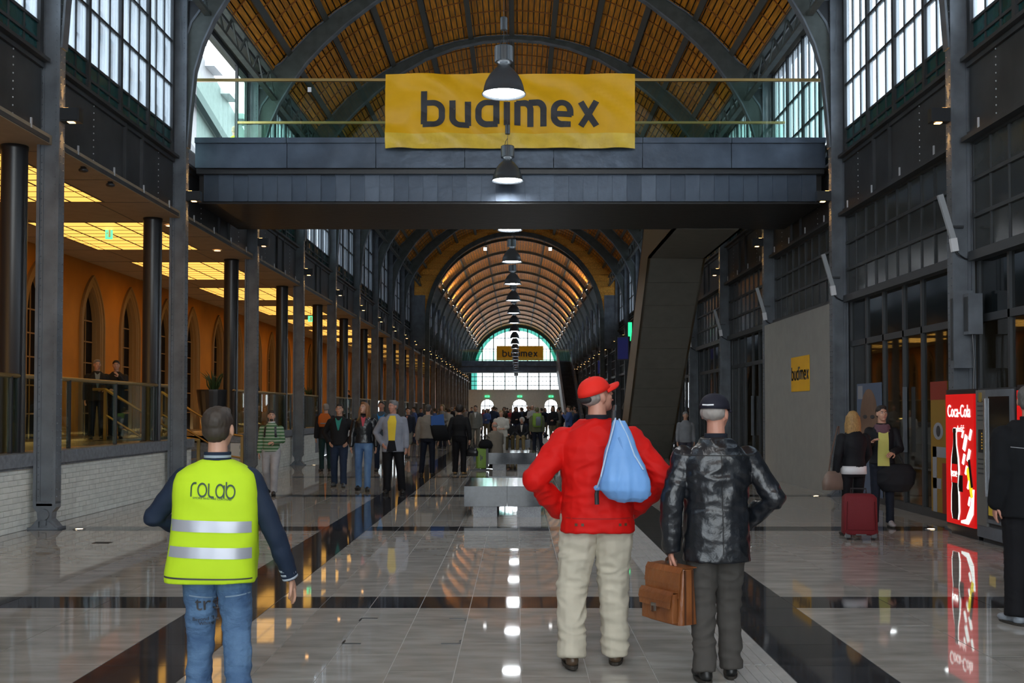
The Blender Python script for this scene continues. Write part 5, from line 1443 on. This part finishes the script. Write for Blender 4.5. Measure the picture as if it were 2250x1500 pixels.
# ---- 3 the man in the black leather jacket
Yk = 6.32
leather = mat('black leather', (.010, .012, .016), .28, var=.3, scale=6, bump=.25, bscale=25, spec=.55)
gtr = mat('dark grey brown trousers', (.055, .05, .045), .85, var=.1, scale=8)
bk = person('man walking away in black leather jacket and dark cap carrying a briefcase', PX(1572, Yk), Yk, 1.62, yaw=0, arms=(((.285, -.04, 1.13), (.285, .0, .83)), ((.355, -.07, 1.15), (.21, .13, .98))),
            legs=(((.085, .0, .50), (.095, -.12, .10)), ((.085, .06, .50), (.10, .06, .085))), topm=leather, pantm=gtr, pants=(.05, .05, .045), hem=.755, coat=.035, hair=(.3, .27, .25), style='receding', legw=1.08,
            skinm=skin2, vox=.008, wr=.012, headyaw=-32, headpitch=-2, collar=(.011, .012, .016), shoe=(.01, .01, .01), headk=1.06, build=1.04)
cap(bk, (.014, .014, .024), 0, label='dark navy baseball cap')
xk = lambda px: (px - 1572) / F * (Yk - .14); zk = lambda py: CZ + (900 - py) / F * (Yk - .14)
decal(bk['jk'], 'yoke_seam', [[(xk(1496), zk(1002)), (xk(1655), zk(1002)), (xk(1655), zk(999.5)), (xk(1496), zk(999.5))], [(xk(1573), zk(1000)), (xk(1575.5), zk(1000)), (xk(1578.5), zk(1216)), (xk(1576), zk(1216))]], mat('leather seam', (.004, .004, .005), .6), off=.0015, sub=.02)
Hd = bk['Hd']; MB().tube([Hd((-.035, -.112, .052)), Hd((0, -.122, .05)), Hd((.035, -.112, .052))], .005, 6).build('cap_strap', [white_m], bk['root'])
# briefcase
Yc = Yk - .05
wrp = bk['A'][0][2]; wx, wy, wz = wrp.x + PX(1572, Yk), wrp.y + Yk, wrp.z
tan = mat('brown tanned leather', (.16, .05, .015), .38, col2=(.27, .095, .028), scale=5, bump=.25, bscale=30, spec=.5)
tan_d = mat('dark brown leather', (.07, .025, .01), .5, var=.2)
bc = thing('briefcase', 'brown leather briefcase with front pocket held by the man in black leather', 'briefcase', (wx + .0, wy - .0, wz - .105), R(-60))
bc.scale = (.82, .82, 1.08)
# local x = length, y = thickness (front face -y), top at z = 0
def bc_box(x0, x1, y0, y1, z0, z1, r, name, m, par):
    q = MB(); q.loft([(0, 0, 0, (x1 - x0) / 2, (y1 - y0) / 2), (0, 0, (z1 - z0), (x1 - x0) / 2 * .985, (y1 - y0) / 2 * r)], 24, 6)
    q.v = [(p[0] + (x0 + x1) / 2, p[1] + (y0 + y1) / 2, p[2] + z0) for p in q.v]
    return q.build(name, [m], par)
bodyb = bc_box(-.19, .19, -.085, .095, -.29, 0.0, .62, 'case_body', tan, bc)
for yy in (-.03, .035): MB().box(-.196, .196, yy - .005, yy + .005, -.288, -.005).build('gusset_fold', [tan_d], bc)
bc_box(-.18, .18, -.135, -.075, -.275, -.125, .8, 'front_pocket', tan, bc)
def flap(y_t, z_t, y_f, z0, z1, hw_, name):
    q = MB(); prof = [(y_t, z_t), (y_f + .02, z_t), (y_f, z0), (y_f - .006, (z0 + z1) / 2), (y_f - .004, z1)]
    for i in range(len(prof) - 1):
        (ya, za), (yb_, zb_) = prof[i], prof[i + 1]; w0 = hw_; w1 = hw_ * (.93 if i == 3 else 1)
        o = len(q.v)
        q.add([(-w0, ya, za), (w0, ya, za), (w1, yb_, zb_), (-w1, yb_, zb_), (-w0, ya - .003, za + .006), (w0, ya - .003, za + .006), (w1, yb_ - .007, zb_ + .001), (-w1, yb_ - .007, zb_ + .001)],
              [(0, 1, 2, 3), (7, 6, 5, 4), (0, 4, 5, 1), (1, 5, 6, 2), (2, 6, 7, 3), (3, 7, 4, 0)])
    return q.build(name, [tan], bc)
flap(.07, .004, -.075, -.02, -.15, .195, 'main_flap')
flap(-.075, -.118, -.142, -.135, -.20, .18, 'pocket_flap')
for (z_, y_) in ((-.145, -.09), (-.195, -.155)):
    c_ = MB().box(-.022, .022, y_ - .008, y_ + .004, z_ - .03, z_ + .012).build('clasp', [mat('pewter clasp', (.30, .28, .25), .35, .9)], bc)
    MB().box(-.008, .008, y_ - .014, y_ - .008, z_ - .035, z_ - .005).build('tongue', [tan_d], c_)
MB().tube([(-.06, 0, .0), (-.055, 0, .03), (-.02, 0, .048), (.02, 0, .048), (.055, 0, .03), (.06, 0, 0)], [.008, .009, .010, .010, .009, .008], 10).build('handle', [tan_d], bc)
MB().tube([(-.05, .01, .0), (-.05, .01, .035)], .006, 8).build('handle_ring', [mat('pewter clasp', (.3, .28, .25), .35, .9)], bc)

# ---- 4 man at the right edge
Yq = 8.0
bcoat = cloth('black coat cloth', (.006, .007, .009), .85)
rq = person('man with grey hair in long black coat cut off by the right edge', PX(2262, Yq), Yq, 1.72, yaw=6, arms=('down', 'down'), legs=(((.12, -.02, .5), (.16, -.06, .085)), 'slight_fwd'), topm=bcoat, pants=(.006, .006, .008), hem=.80, coat=.055, build=1.12,
            hair=(.10, .095, .09), legw=1.35, vox=.010, wr=.005, headyaw=-35, skinm=skin2, shoe=(.25, .28, .32), collar=(.006, .006, .008))
decal(rq['jk'], 'yoke_piping', [[(-.22, 1.28), (.1, 1.245), (.1, 1.249), (-.22, 1.285)]], mat('pale piping', (.3, .3, .32), .6), off=.003, sub=.02)

# ---- 5, 6 the two women by the suitcase
Yw = FY(1176)
blk = cloth('black jacket cloth', (.008, .009, .012), .7)
w1 = person('blonde woman seen from behind in black jacket over white shirt beside red suitcase', PX(1874, Yw), Yw, 1.53, yaw=8, arms=('down', 'fwd'), legs=('stand', 'slight_fwd'), topm=blk, pants=(.008, .009, .012), hem=.98, coat=.022, hair=(.34, .20, .07), style='long', female=True,
            vox=.010, wr=.004, legw=.88, headyaw=-20, collar=(.12, .07, .09))
T = w1['T']; k = w1['k']
MB().loft([(0, 0, T((0, 0, .885)).z, .185 * k, .145 * k), (0, 0, T((0, 0, 1.0)).z, .18 * k, .142 * k)], 24).build('white_shirt_hem', [white_m], w1['root'], True)
Yx = FY(1156)
w2 = person('smiling dark haired woman in yellow top, black jacket and mauve scarf', PX(1937, Yx), Yx, 1.60, yaw=170, arms=(((.24, .06, 1.15), (.12, .22, 1.10)), ((.24, .06, 1.17), (.17, .26, 1.26))), legs=('stand', 'stand'), topm=blk, pants=(.01, .014, .025), hem=.93, coat=.025,
            hair=(.015, .01, .008), style='short', female=True, vox=.010, wr=.004, shirt=((.52, .50, .14), .085, .96), headyaw=14, headpitch=4, shoe=(.3, .27, .27), legw=.9)
jk = w2['jk']; k = w2['k']
decal(jk, 'yellow_top', [[(-.085 * k, .90 * k), (.085 * k, .90 * k), (.07 * k, 1.40 * k), (-.07 * k, 1.40 * k)]], cloth('yellow green top', (.50, .50, .14)), side=1, off=.008, sub=.02, parent=w2['root'])
q = MB()
for i in range(3):
    rr = .085 - .006 * i
    pts = [(rr * 1.15 * cos(t), .01 + rr * sin(t), 0) for t in [2 * pi * j / 14 for j in range(15)]]
    q.tube([w2['T']((p[0], p[1] + .02, 1.40 + .04 * i)) for p in pts], .032 * k, 8)
remesh(q, 'scarf', .012, [cloth('mauve scarf', (.13, .07, .09), .9)], w2['root'], 1, wr=.008, wscale=(20, 20, 20))
sh2 = thing('handbag', 'taupe leather handbag hanging at the left of the blonde woman', 'handbag', (PX(1829, Yw), Yw - .02, PZ(1075, Yw)), R(20))
q = MB(); q.loft([(0, 0, 0, .15, .06), (0, 0, .1, .155, .06), (0, 0, .18, .12, .045), (0, 0, .23, .07, .03)], 20, 3); q.build('bag_body', [mat('taupe leather', (.20, .14, .11), .5, var=.15)], sh2, True)
MB().tube([(-.07, 0, .2), (-.02, .02, .42), (.09, .03, .78)], .009, 6).tube([(.07, 0, .2), (.08, .02, .42), (.11, .03, .78)], .009, 6).build('strap', [tan_d], sh2)
db = thing('shoulder_bag', 'big black slouchy shoulder bag hanging beside the smiling woman', 'bag', (PX(1967, Yx - .1), Yx - .08, PZ(1078, Yx)), R(-12))
q = MB(); q.loft([(0, 0, 0, .16, .08), (.0, 0, .1, .24, .11), (.01, 0, .25, .25, .11), (.02, 0, .36, .17, .07)], 20, 2.4); remesh(q, 'bag_body', .012, [blk], db, 2, wr=.01, wscale=(6, 6, 5))
MB().tube([(-.15, 0, .33), (-.18, .05, .6), (-.15, .08, .92)], .012, 6).tube([(.12, 0, .33), (.0, .05, .6), (-.12, .08, .92)], .012, 6).build('strap', [black_m], db)
cp_ = thing('paper_cup', 'small pale drink cup held between the two women', 'cup', (PX(1905, Yx - .35), Yx - .36, PZ(978, Yx - .35)))
MB().lathe([(0, 0), (.025, 0), (.035, .09), (.037, .092)], 16).build('cup', [white_m], cp_, True); MB().lathe([(.038, .09), (.037, .1), (0, .1)], 16).build('lid', [brass], cp_)
Ys = FY(1186)
sc_ = thing('suitcase', 'dark red fabric suitcase on wheels behind the blonde woman', 'suitcase', (PX(1893, Ys), Ys + .12, 0), R(-8))
rs = mat('dark red suitcase fabric', (.16, .008, .014), .75, bump=.2, bscale=80)
q = MB(); q.loft([(0, 0, .06, .19, .11), (0, 0, .08, .205, .125), (0, 0, .50, .195, .12), (0, 0, .535, .165, .10), (0, 0, .545, .14, .08)], 28, 5); sb_ = q.build('shell', [rs], sc_, True)
MB().strip([(-.17, .12), (-.16, .46)], [(-.165, .12), (-.155, .46)], -.13, -.118).strip([(.165, .12), (.155, .46)], [(.17, .12), (.16, .46)], -.13, -.118).box(-.15, .15, -.13, -.118, .12, .125).build('zip_line', [cloth('very dark red', (.07, .004, .006))], sc_)
for s_ in (-1, 1):
    q = MB().lathe([(0, -.012), (.035, -.012), (.035, .012), (0, .012)], 14); q.v = [(p[2] + s_ * .15, p[0] - .07, p[1] + .035) for p in q.v]; q.build('wheel', [black_m], sc_)
    MB().box(s_ * .15 - .03, s_ * .15 + .03, -.11, -.03, .03, .09).build('wheel_housing', [black_m], sc_)
MB().tube([(-.09, .06, .54), (-.09, .06, .60), (.09, .06, .60), (.09, .06, .54)], .009, 8).build('handle', [black_m], sc_)
MB().box(-.06, .06, -.12, -.11, .06, .08).build('base_plate', [black_m], sc_)

# ---- the group walking towards us
strm = mat('green and pale striped knit', (.05, .12, .055), .85)
nt = strm.node_tree; b_ = nt.nodes['Principled BSDF']; t_ = nt.nodes.new('ShaderNodeTexCoord'); sp_ = nt.nodes.new('ShaderNodeSeparateXYZ'); m1_ = nt.nodes.new('ShaderNodeMath'); m1_.operation = 'MULTIPLY'; m1_.inputs[1].default_value = 17
m2_ = nt.nodes.new('ShaderNodeMath'); m2_.operation = 'FRACT'; m3_ = nt.nodes.new('ShaderNodeMath'); m3_.operation = 'GREATER_THAN'; m3_.inputs[1].default_value = .62; mx_ = nt.nodes.new('ShaderNodeMix'); mx_.data_type = 'RGBA'
mx_.inputs[6].default_value = (.06, .15, .065, 1); mx_.inputs[7].default_value = (.34, .40, .30, 1)
for a, b in ((t_.outputs['Object'], sp_.inputs[0]), (sp_.outputs['Z'], m1_.inputs[0]), (m1_.outputs[0], m2_.inputs[0]), (m2_.outputs[0], m3_.inputs[0]), (m3_.outputs[0], mx_.inputs[0]), (mx_.outputs[2], b_.inputs['Base Color'])): nt.links.new(a, b)
def at(px, fy): Y = FY(fy); return PX(px, Y), Y
x, y = at(597, 1086)
gm_ = person('bearded young man in green striped jumper with black rucksack straps', x, y, 1.53, yaw=180, arms=('front', 'down'), legs=('fwd', 'rear'), topm=strm, pants=(.33, .32, .33), hem=.92, hair=(.03, .018, .012), style='short', headyaw=14, headpitch=8, collar=(.55, .56, .58), vox=.011, wr=.004, legw=1.15)
k = gm_['k']
for s_ in (-1, 1): decal(gm_['jk'], 'rucksack_strap', [[(s_ * .10 * k, 1.22 * k), (s_ * .145 * k, 1.22 * k), (s_ * .125 * k, 1.45 * k), (s_ * .085 * k, 1.45 * k)]], black_m, side=1, off=.010, sub=.02, parent=gm_['root'])
Hd = gm_['Hd']; MB().ell(Hd((0, .062, -.088)), (.040 * k, .032 * k, .028 * k), 12, 8).build('beard', [mat('hair 0.03 0.02 0.01', (.03, .018, .012), .7)], gm_['root'], True)
x, y = at(746, 1069)
tm_ = person('young man in black cardigan and teal tee shirt with hands in jeans pockets', x, y, 1.66, yaw=180, arms=('pocket', 'pocket'), legs=('slight_fwd', 'slight_rear'), top=(.010, .010, .012), pants=(.018, .03, .06), hem=.90, coat=.03, hair=(.02, .014, .01), shirt=((.03, .22, .18), .075, 1.22), vox=.012, headpitch=8, shoe=(.05, .06, .07), legw=1.1)
Hd = tm_['Hd']
x, y = at(800, 1077)
lw_ = person('long haired woman in black leather jacket and faded blue jeans looking up', x, y, 1.69, yaw=180, arms=('down', 'down'), legs=('fwd', 'slight_rear'), topm=leather, pantm=mat('faded sky blue jeans', (.05, .12, .28), .8, col2=(.13, .24, .42), scale=2.5, stretch=(3, 3, 1)), pants=(.1, .2, .4), hem=.96, coat=.022,
             hair=(.22, .10, .04), style='long', female=True, shirt=((.45, .07, .09), .05, 1.30), vox=.012, headyaw=-25, headpitch=12, shoe=(.012, .012, .014), collar=(.011, .011, .014))
x, y = at(864, 1084)
bl = person('grey haired man in pale grey blazer and yellow shirt looking sideways', x, y, 1.72, yaw=182, arms=('down', 'pocket'), legs=('wide', 'slight_fwd'), top=(.235, .25, .30), pants=(.010, .010, .014), hem=.80, coat=.036, hair=(.16, .16, .165), style='short', headyaw=-45, vox=.011, wr=.004, skinm=skin2,
            shoe=(.01, .01, .012), legw=1.15, hemflare=.015)
k = bl['k']
decal(bl['jk'], 'yellow_shirt', [[(-.045 * k, 1.02 * k), (.075 * k, 1.02 * k), (.095 * k, 1.38 * k), (-.075 * k, 1.38 * k)], [(-.075 * k, 1.38 * k), (.095 * k, 1.38 * k), (.05 * k, 1.49 * k), (-.05 * k, 1.49 * k)]], cloth('bright yellow shirt', (.72, .52, .04), .7), side=1, off=.008, sub=.02, parent=bl['root'])
decal(bl['jk'], 'trouser_front', [[(-.085 * k, .80 * k), (.115 * k, .80 * k), (.075 * k, 1.02 * k), (-.045 * k, 1.02 * k)]], cloth('very dark cloth', (.008, .008, .011)), side=1, off=.009, sub=.02, parent=bl['root'])
x, y = at(838, 1036)
person('man in bright blue tee shirt and grey jacket behind the blazer man', x, y, 1.76, yaw=180, arms=('front', 'front'), legs=('slight_fwd', 'slight_rear'), top=(.05, .07, .09), pants=(.02, .03, .06), hair=(.04, .025, .02), skinm=skin2, vox=.014, shirt=((.02, .22, .55), .10, 1.15))
x, y = at(716, 1035)
om = person('man with orange rucksack seen half behind the man in black cardigan', x, y, 1.70, yaw=20, arms=('down', 'down'), legs=('stand', 'stand'), top=(.015, .015, .018), pants=(.01, .03, .03), hair=(.25, .22, .2), vox=.014, coat=.03)
ob = thing('rucksack', 'orange rucksack on the back of the man behind the black cardigan', 'rucksack', (x, y - .18, 1.12), R(10))
MB().loft([(0, 0, 0, .13, .06), (0, 0, .1, .16, .09), (0, 0, .26, .15, .08), (0, 0, .34, .09, .04)], 18, 2.6).build('pack', [cloth('orange pack cloth', (.50, .12, .02))], ob, True); MB().box(-.1, .1, -.1, -.08, .08, .1).build('strap', [black_m], ob)
x, y = at(897, 1006)
person('man in navy jacket and patterned shorts walking toward us', x, y, 1.62, yaw=165, arms=('down', 'down'), legs=('fwd', 'rear'), top=(.012, .017, .03), pants=(.16, .16, .14), shorts=True, vox=.015, headyaw=20, hair=(.02, .015, .01), shirt=((.4, .2, .16), .04, 1.36))
x, y = at(941, 1044)
bj = person('man from behind in beige grey jacket with blue and black shoulder bag', x, y, 1.67, yaw=-6, arms=('down2', 'down'), legs=('wide', 'stand'), top=(.20, .18, .155), pants=(.008, .011, .022), hem=.93, coat=.038, hair=(.06, .055, .05), vox=.012, build=1.03)
sbg = thing('shoulder_bag', 'blue and black shoulder bag at the right of the beige jacket', 'bag', (x + .26, y - .12, .98), R(12))
MB().strip([(-.19, .20), (-.19, .42)], [(.13, .20), (.10, .47)], -.07, .07).build('blue_top', [cloth('bright blue bag cloth', (.03, .10, .32), .6)], sbg); MB().loft([(.05, 0, -.16, .16, .06), (.03, 0, .0, .20, .08), (-.02, 0, .21, .19, .075)], 18, 4).build('black_body', [bcoat], sbg, True)
MB().tube([(.0, 0, .42), (.02, .04, .6)], .012, 6).build('strap', [black_m], sbg)
x, y = at(1010, 1042)
bw2 = person('dark haired woman from behind in all black carrying a black handbag', x, y, 1.67, yaw=-10, arms=('down2', 'down2'), legs=('stand', 'stand'), top=(.009, .009, .010), pants=(.008, .008, .010), hem=.98, female=True, coat=.03, hair=(.008, .006, .006), style='bob', vox=.012, shoe=(.24, .14, .05), legw=1.1)
hb = thing('handbag', 'black handbag with two handles held by the woman in all black', 'handbag', (x + .30, y - .02, .44), R(-10))
MB().loft([(0, 0, 0, .14, .05), (0, 0, .1, .15, .06), (0, 0, .2, .10, .035)], 18, 3).build('bag_body', [leather], hb, True)
for yy in (-.02, .02): MB().tube([(-.08, yy, .17), (-.06, yy, .33), (.0, yy, .37), (.05, yy, .33), (.08, yy, .17)], .007, 6).build('handle', [black_m], hb)
x, y = at(1045, 985)
person('man in open light grey suit facing us', x, y, 1.72, yaw=178, arms=('down', 'down'), legs=('stand', 'wide'), top=(.14, .145, .13), pants=(.15, .15, .13), hem=.82, coat=.03, hair=(.08, .07, .06), vox=.016, shirt=((.5, .5, .48), .05, 1.28))
# seated man on bench two with green case
yb = 2400 * .0117
sm_ = person('bald man in beige jacket sitting on the second bench, back turned', PX(1090, yb), yb + .18, 1.62, yaw=35, z0=0, arms=('front', 'lap'), legs=('sit', 'sit'), sit=True, top=(.20, .175, .14), pants=(.05, .05, .05), hair=(.3, .28, .26), style='receding', hem=.86, coat=.04, vox=.013, lean=.12, skinm=skin2)
gc = thing('green_suitcase', 'upright lime green suitcase with black bag standing left of the second bench', 'suitcase', (PX(1058, yb), yb + .05, 0), R(8))
MB().loft([(0, 0, .05, .13, .13), (0, 0, .07, .14, .15), (0, 0, .54, .14, .15), (0, 0, .56, .12, .13)], 20, 6).build('shell', [mat('lime green shell', (.17, .30, .03), .4)], gc); MB().box(.10, .16, -.155, .155, .05, .56).box(-.3, .2, -.1, .1, 0, .03).build('dark_edge', [black_m], gc)
MB().box(-.02, .01, -.16, -.15, .28, .36).box(-.05, -.03, -.16, -.15, .25, .40).build('dark_badge', [black_m], gc)
gb = thing('travel_bag', 'black travel bag lying on top of the green suitcase', 'bag', (PX(1062, yb) + .06, yb + .02, .56))
q = MB(); q.loft([(0, 0, 0, .16, .12), (0, 0, .08, .19, .14), (0, 0, .18, .15, .10), (-.02, 0, .23, .08, .05)], 18, 2.6); q.build('bag_body', [bcoat], gb, True); MB().tube([(-.1, 0, .26), (0, 0, .36), (.1, 0, .26)], .012, 6).build('handle', [black_m], gb)
x, y = at(1100, 1010)
person('blonde woman in white blouse standing behind the seated man', x, y + 1.2, 1.53, yaw=185, arms=('front', 'front'), legs=('stand', 'stand'), top=(.52, .50, .45), pants=(.4, .4, .38), hem=.80, coat=.05, build=1.18, hair=(.40, .28, .14), style='short', female=True, vox=.014)
yb3 = 2400 * .0168
person('white haired woman in dark jacket seated on the third bench', PX(1147, yb3), yb3 + .15, 1.66, yaw=172, arms=('lap', 'lap'), legs=('sit', 'sit'), sit=True, top=(.012, .013, .02), pants=(.22, .17, .08), hair=(.55, .54, .50), style='bob', female=True, vox=.015, shirt=((.5, .48, .44), .05, 1.2))
person('person in dark clothes seated on the third bench left of the white haired woman', PX(1118, yb3), yb3 + .25, 1.66, yaw=185, arms=('lap', 'front'), legs=('sit', 'sit'), sit=True, top=(.02, .02, .022), pants=(.09, .07, .03), hair=(.04, .03, .02), style='short', vox=.015)
x, y = at(1180, 998)
gbk = person('man from behind in olive jacket with green and grey backpack', x, y, 1.63, yaw=0, arms=('down', 'down'), legs=('stand', 'wide'), top=(.11, .12, .07), pants=(.015, .015, .02), hem=.85, coat=.035, hair=(.10, .09, .04), vox=.014)
rp_ = thing('rucksack', 'green and grey backpack on the olive jacket', 'rucksack', (x, y - .22, .95))
MB().loft([(0, 0, 0, .13, .07), (0, 0, .1, .17, .10), (0, 0, .38, .16, .09), (0, 0, .48, .14, .06)], 18, 3).build('pack', [cloth('apple green pack', (.18, .30, .05))], rp_, True); MB().loft([(.04, -.09, .05, .09, .04), (.04, -.09, .3, .09, .05), (.04, -.09, .36, .07, .03)], 14, 3).build('grey_pocket', [cloth('grey pack cloth', (.16, .18, .21))], rp_, True)
x, y = at(1506, 1035)
person('grey haired man mostly hidden in front of the near escalator', x, y, 1.5, yaw=180, top=(.2, .21, .23), hair=(.2, .2, .2), vox=.016)
# the two men leaning on the gallery rail
for (px, lab, hairc, sh_) in ((213, 'man in dark jacket over pale shirt leaning on the left gallery rail', (.2, .18, .17), ((.18, .22, .24), .06, 1.1)), (243, 'dark haired man in black standing at the left gallery rail, hand at chin', (.02, .015, .01), None)):
    Y = 2400 * .0093
    person(lab, PX(px, Y), Y + (.3 if px > 230 else 0), 1.62, yaw=205 if px < 230 else 190, z0=.95, arms=('front', 'down') if px < 230 else ('phone', 'front'), top=(.012, .013, .018), pants=(.012, .012, .016), hair=hairc, shirt=sh_, vox=.014, coat=.03, headyaw=10)
for (px, Y, lab) in ((560, 36, 'dark silhouetted person behind the gallery rail, near the fourth column'), (765, 62, 'dark silhouetted person high on the far gallery, left of the blazer man'), (858, 75, 'distant dark person on the far gallery above the blazer man')):
    person(lab, min(PX(px, Y), -6.7) if True else 0, Y, 1.7, yaw=120, z0=.95, top=(.012, .012, .015), pants=(.01, .01, .012), vox=.018)
person('worker in yellow safety vest standing outside beyond the footbridge end', PX(512, 25.5), 25.5, 1.6, yaw=20, z0=6.6, top=(.5, .75, .05), pants=(.05, .05, .05), hair=(.4, .3, .2), vox=.02)

# ---- the distant crowd: a few figures built once and copied, each with its own clothes colours
protos = []
for (fem, yw, ar, lg_, st_) in ((False, 180, ('down', 'down'), ('stand', 'slight_fwd'), 'short'), (True, 180, ('front', 'down'), ('stand', 'stand'), 'long'), (False, 0, ('down', 'pocket'), ('fwd', 'rear'), 'short'),
                                (True, 0, ('down', 'front'), ('slight_fwd', 'stand'), 'bob'), (False, 90, ('phone', 'down'), ('stand', 'stand'), 'short'), (False, 150, ('cross', 'cross'), ('wide', 'stand'), 'receding')):
    protos.append(person('tmp', 0, 60, 1.68, yaw=yw, arms=ar, legs=lg_, style=st_, female=fem, vox=.022, wr=0, top=(.1, .1, .1), pants=(.02, .02, .03), coat=.03, legw=1.1)['root'])
pal = [(.012, .012, .016), (.02, .03, .06), (.30, .03, .03), (.10, .10, .11), (.35, .33, .28), (.04, .03, .02), (.06, .10, .25), (.45, .45, .46), (.10, .06, .03), (.03, .08, .06), (.016, .016, .02), (.2, .19, .17)]
pn = ['black', 'navy', 'red', 'dark grey', 'cream', 'dark brown', 'blue', 'white', 'brown', 'dark green', 'black', 'grey']
hp_ = [(.02, .015, .01), (.06, .04, .02), (.2, .14, .07), (.25, .24, .23)]
hn = ['black', 'brown', 'fair', 'grey']
cr = random.Random(11)
used = {}
special = [(1062, 955, 2, 3, 1), (1121, 950, 2, 0, 0), (1147, 958, 1, 1, 2), (1215, 975, 0, 1, 1), (1250, 985, 6, 1, 4), (1190, 962, 0, 0, 2), (1008, 960, 7, 1, 0), (985, 975, 4, 1, 3), (972, 985, 11, 2, 1), (910, 975, 6, 0, 4), (925, 968, 1, 0, 0), (955, 972, 6, 1, 2), (1085, 960, 1, 1, 2), (1160, 965, 10, 0, 5), (1230, 960, 10, 1, 0), (1265, 972, 1, 0, 4)]
spots = [(px, fy, ti, hi, pi_) for px, fy, ti, hi, pi_ in special]
for i in range(46):
    fy = 900 + F * CZ / cr.uniform(55, 118)
    spots.append((cr.uniform(930 if fy < 950 else 960, 1290), fy, cr.randrange(12), cr.randrange(4), cr.randrange(6)))
side_n = ['left end', 'left part', 'middle', 'right part', 'right end']
for i, (px, fy, ti, hi, pi_) in enumerate(spots):
    Y = FY(fy); X = max(-5.3, min(5.4, PX(px, Y)))
    src = protos[pi_]; c = dup(src)
    c.location = (X, Y, 0); c.rotation_euler = (0, 0, src.rotation_euler[2] + cr.uniform(-.7, .7)); s_ = cr.uniform(.94, 1.06); c.scale = (s_, s_, s_)
    near = i < len(special)
    sd = side_n[min(4, max(0, int((px - 900) / 80)))]
    c['label'] = ('%s haired person in %s top, front of the crowd, %s' if near else 'small far off %s haired person in %s top, %s of crowd') % (hn[hi], pn[ti], sd)
    c['category'] = 'person'; c['group'] = 'people in the distant crowd in %s tops' % pn[ti]
    for ch in c.children:
        col = None
        if ch.name.startswith('jacket'): col = cloth('crowd top ' + pn[ti], pal[ti])
        elif ch.name.startswith('trousers'): col = cloth('crowd trousers %d' % (i % 4), [(.012, .013, .02), (.03, .04, .08), (.02, .02, .02), (.14, .12, .08)][i % 4])
        elif ch.name.startswith('hair'): col = mat('crowd hair ' + hn[hi], hp_[hi], .7)
        if col: ch.material_slots[0].link = 'OBJECT'; ch.material_slots[0].material = col
for p in protos:
    for ch in list(p.children):
        for g in list(ch.children): bpy.data.objects.remove(g)
        bpy.data.objects.remove(ch)
    bpy.data.objects.remove(p)
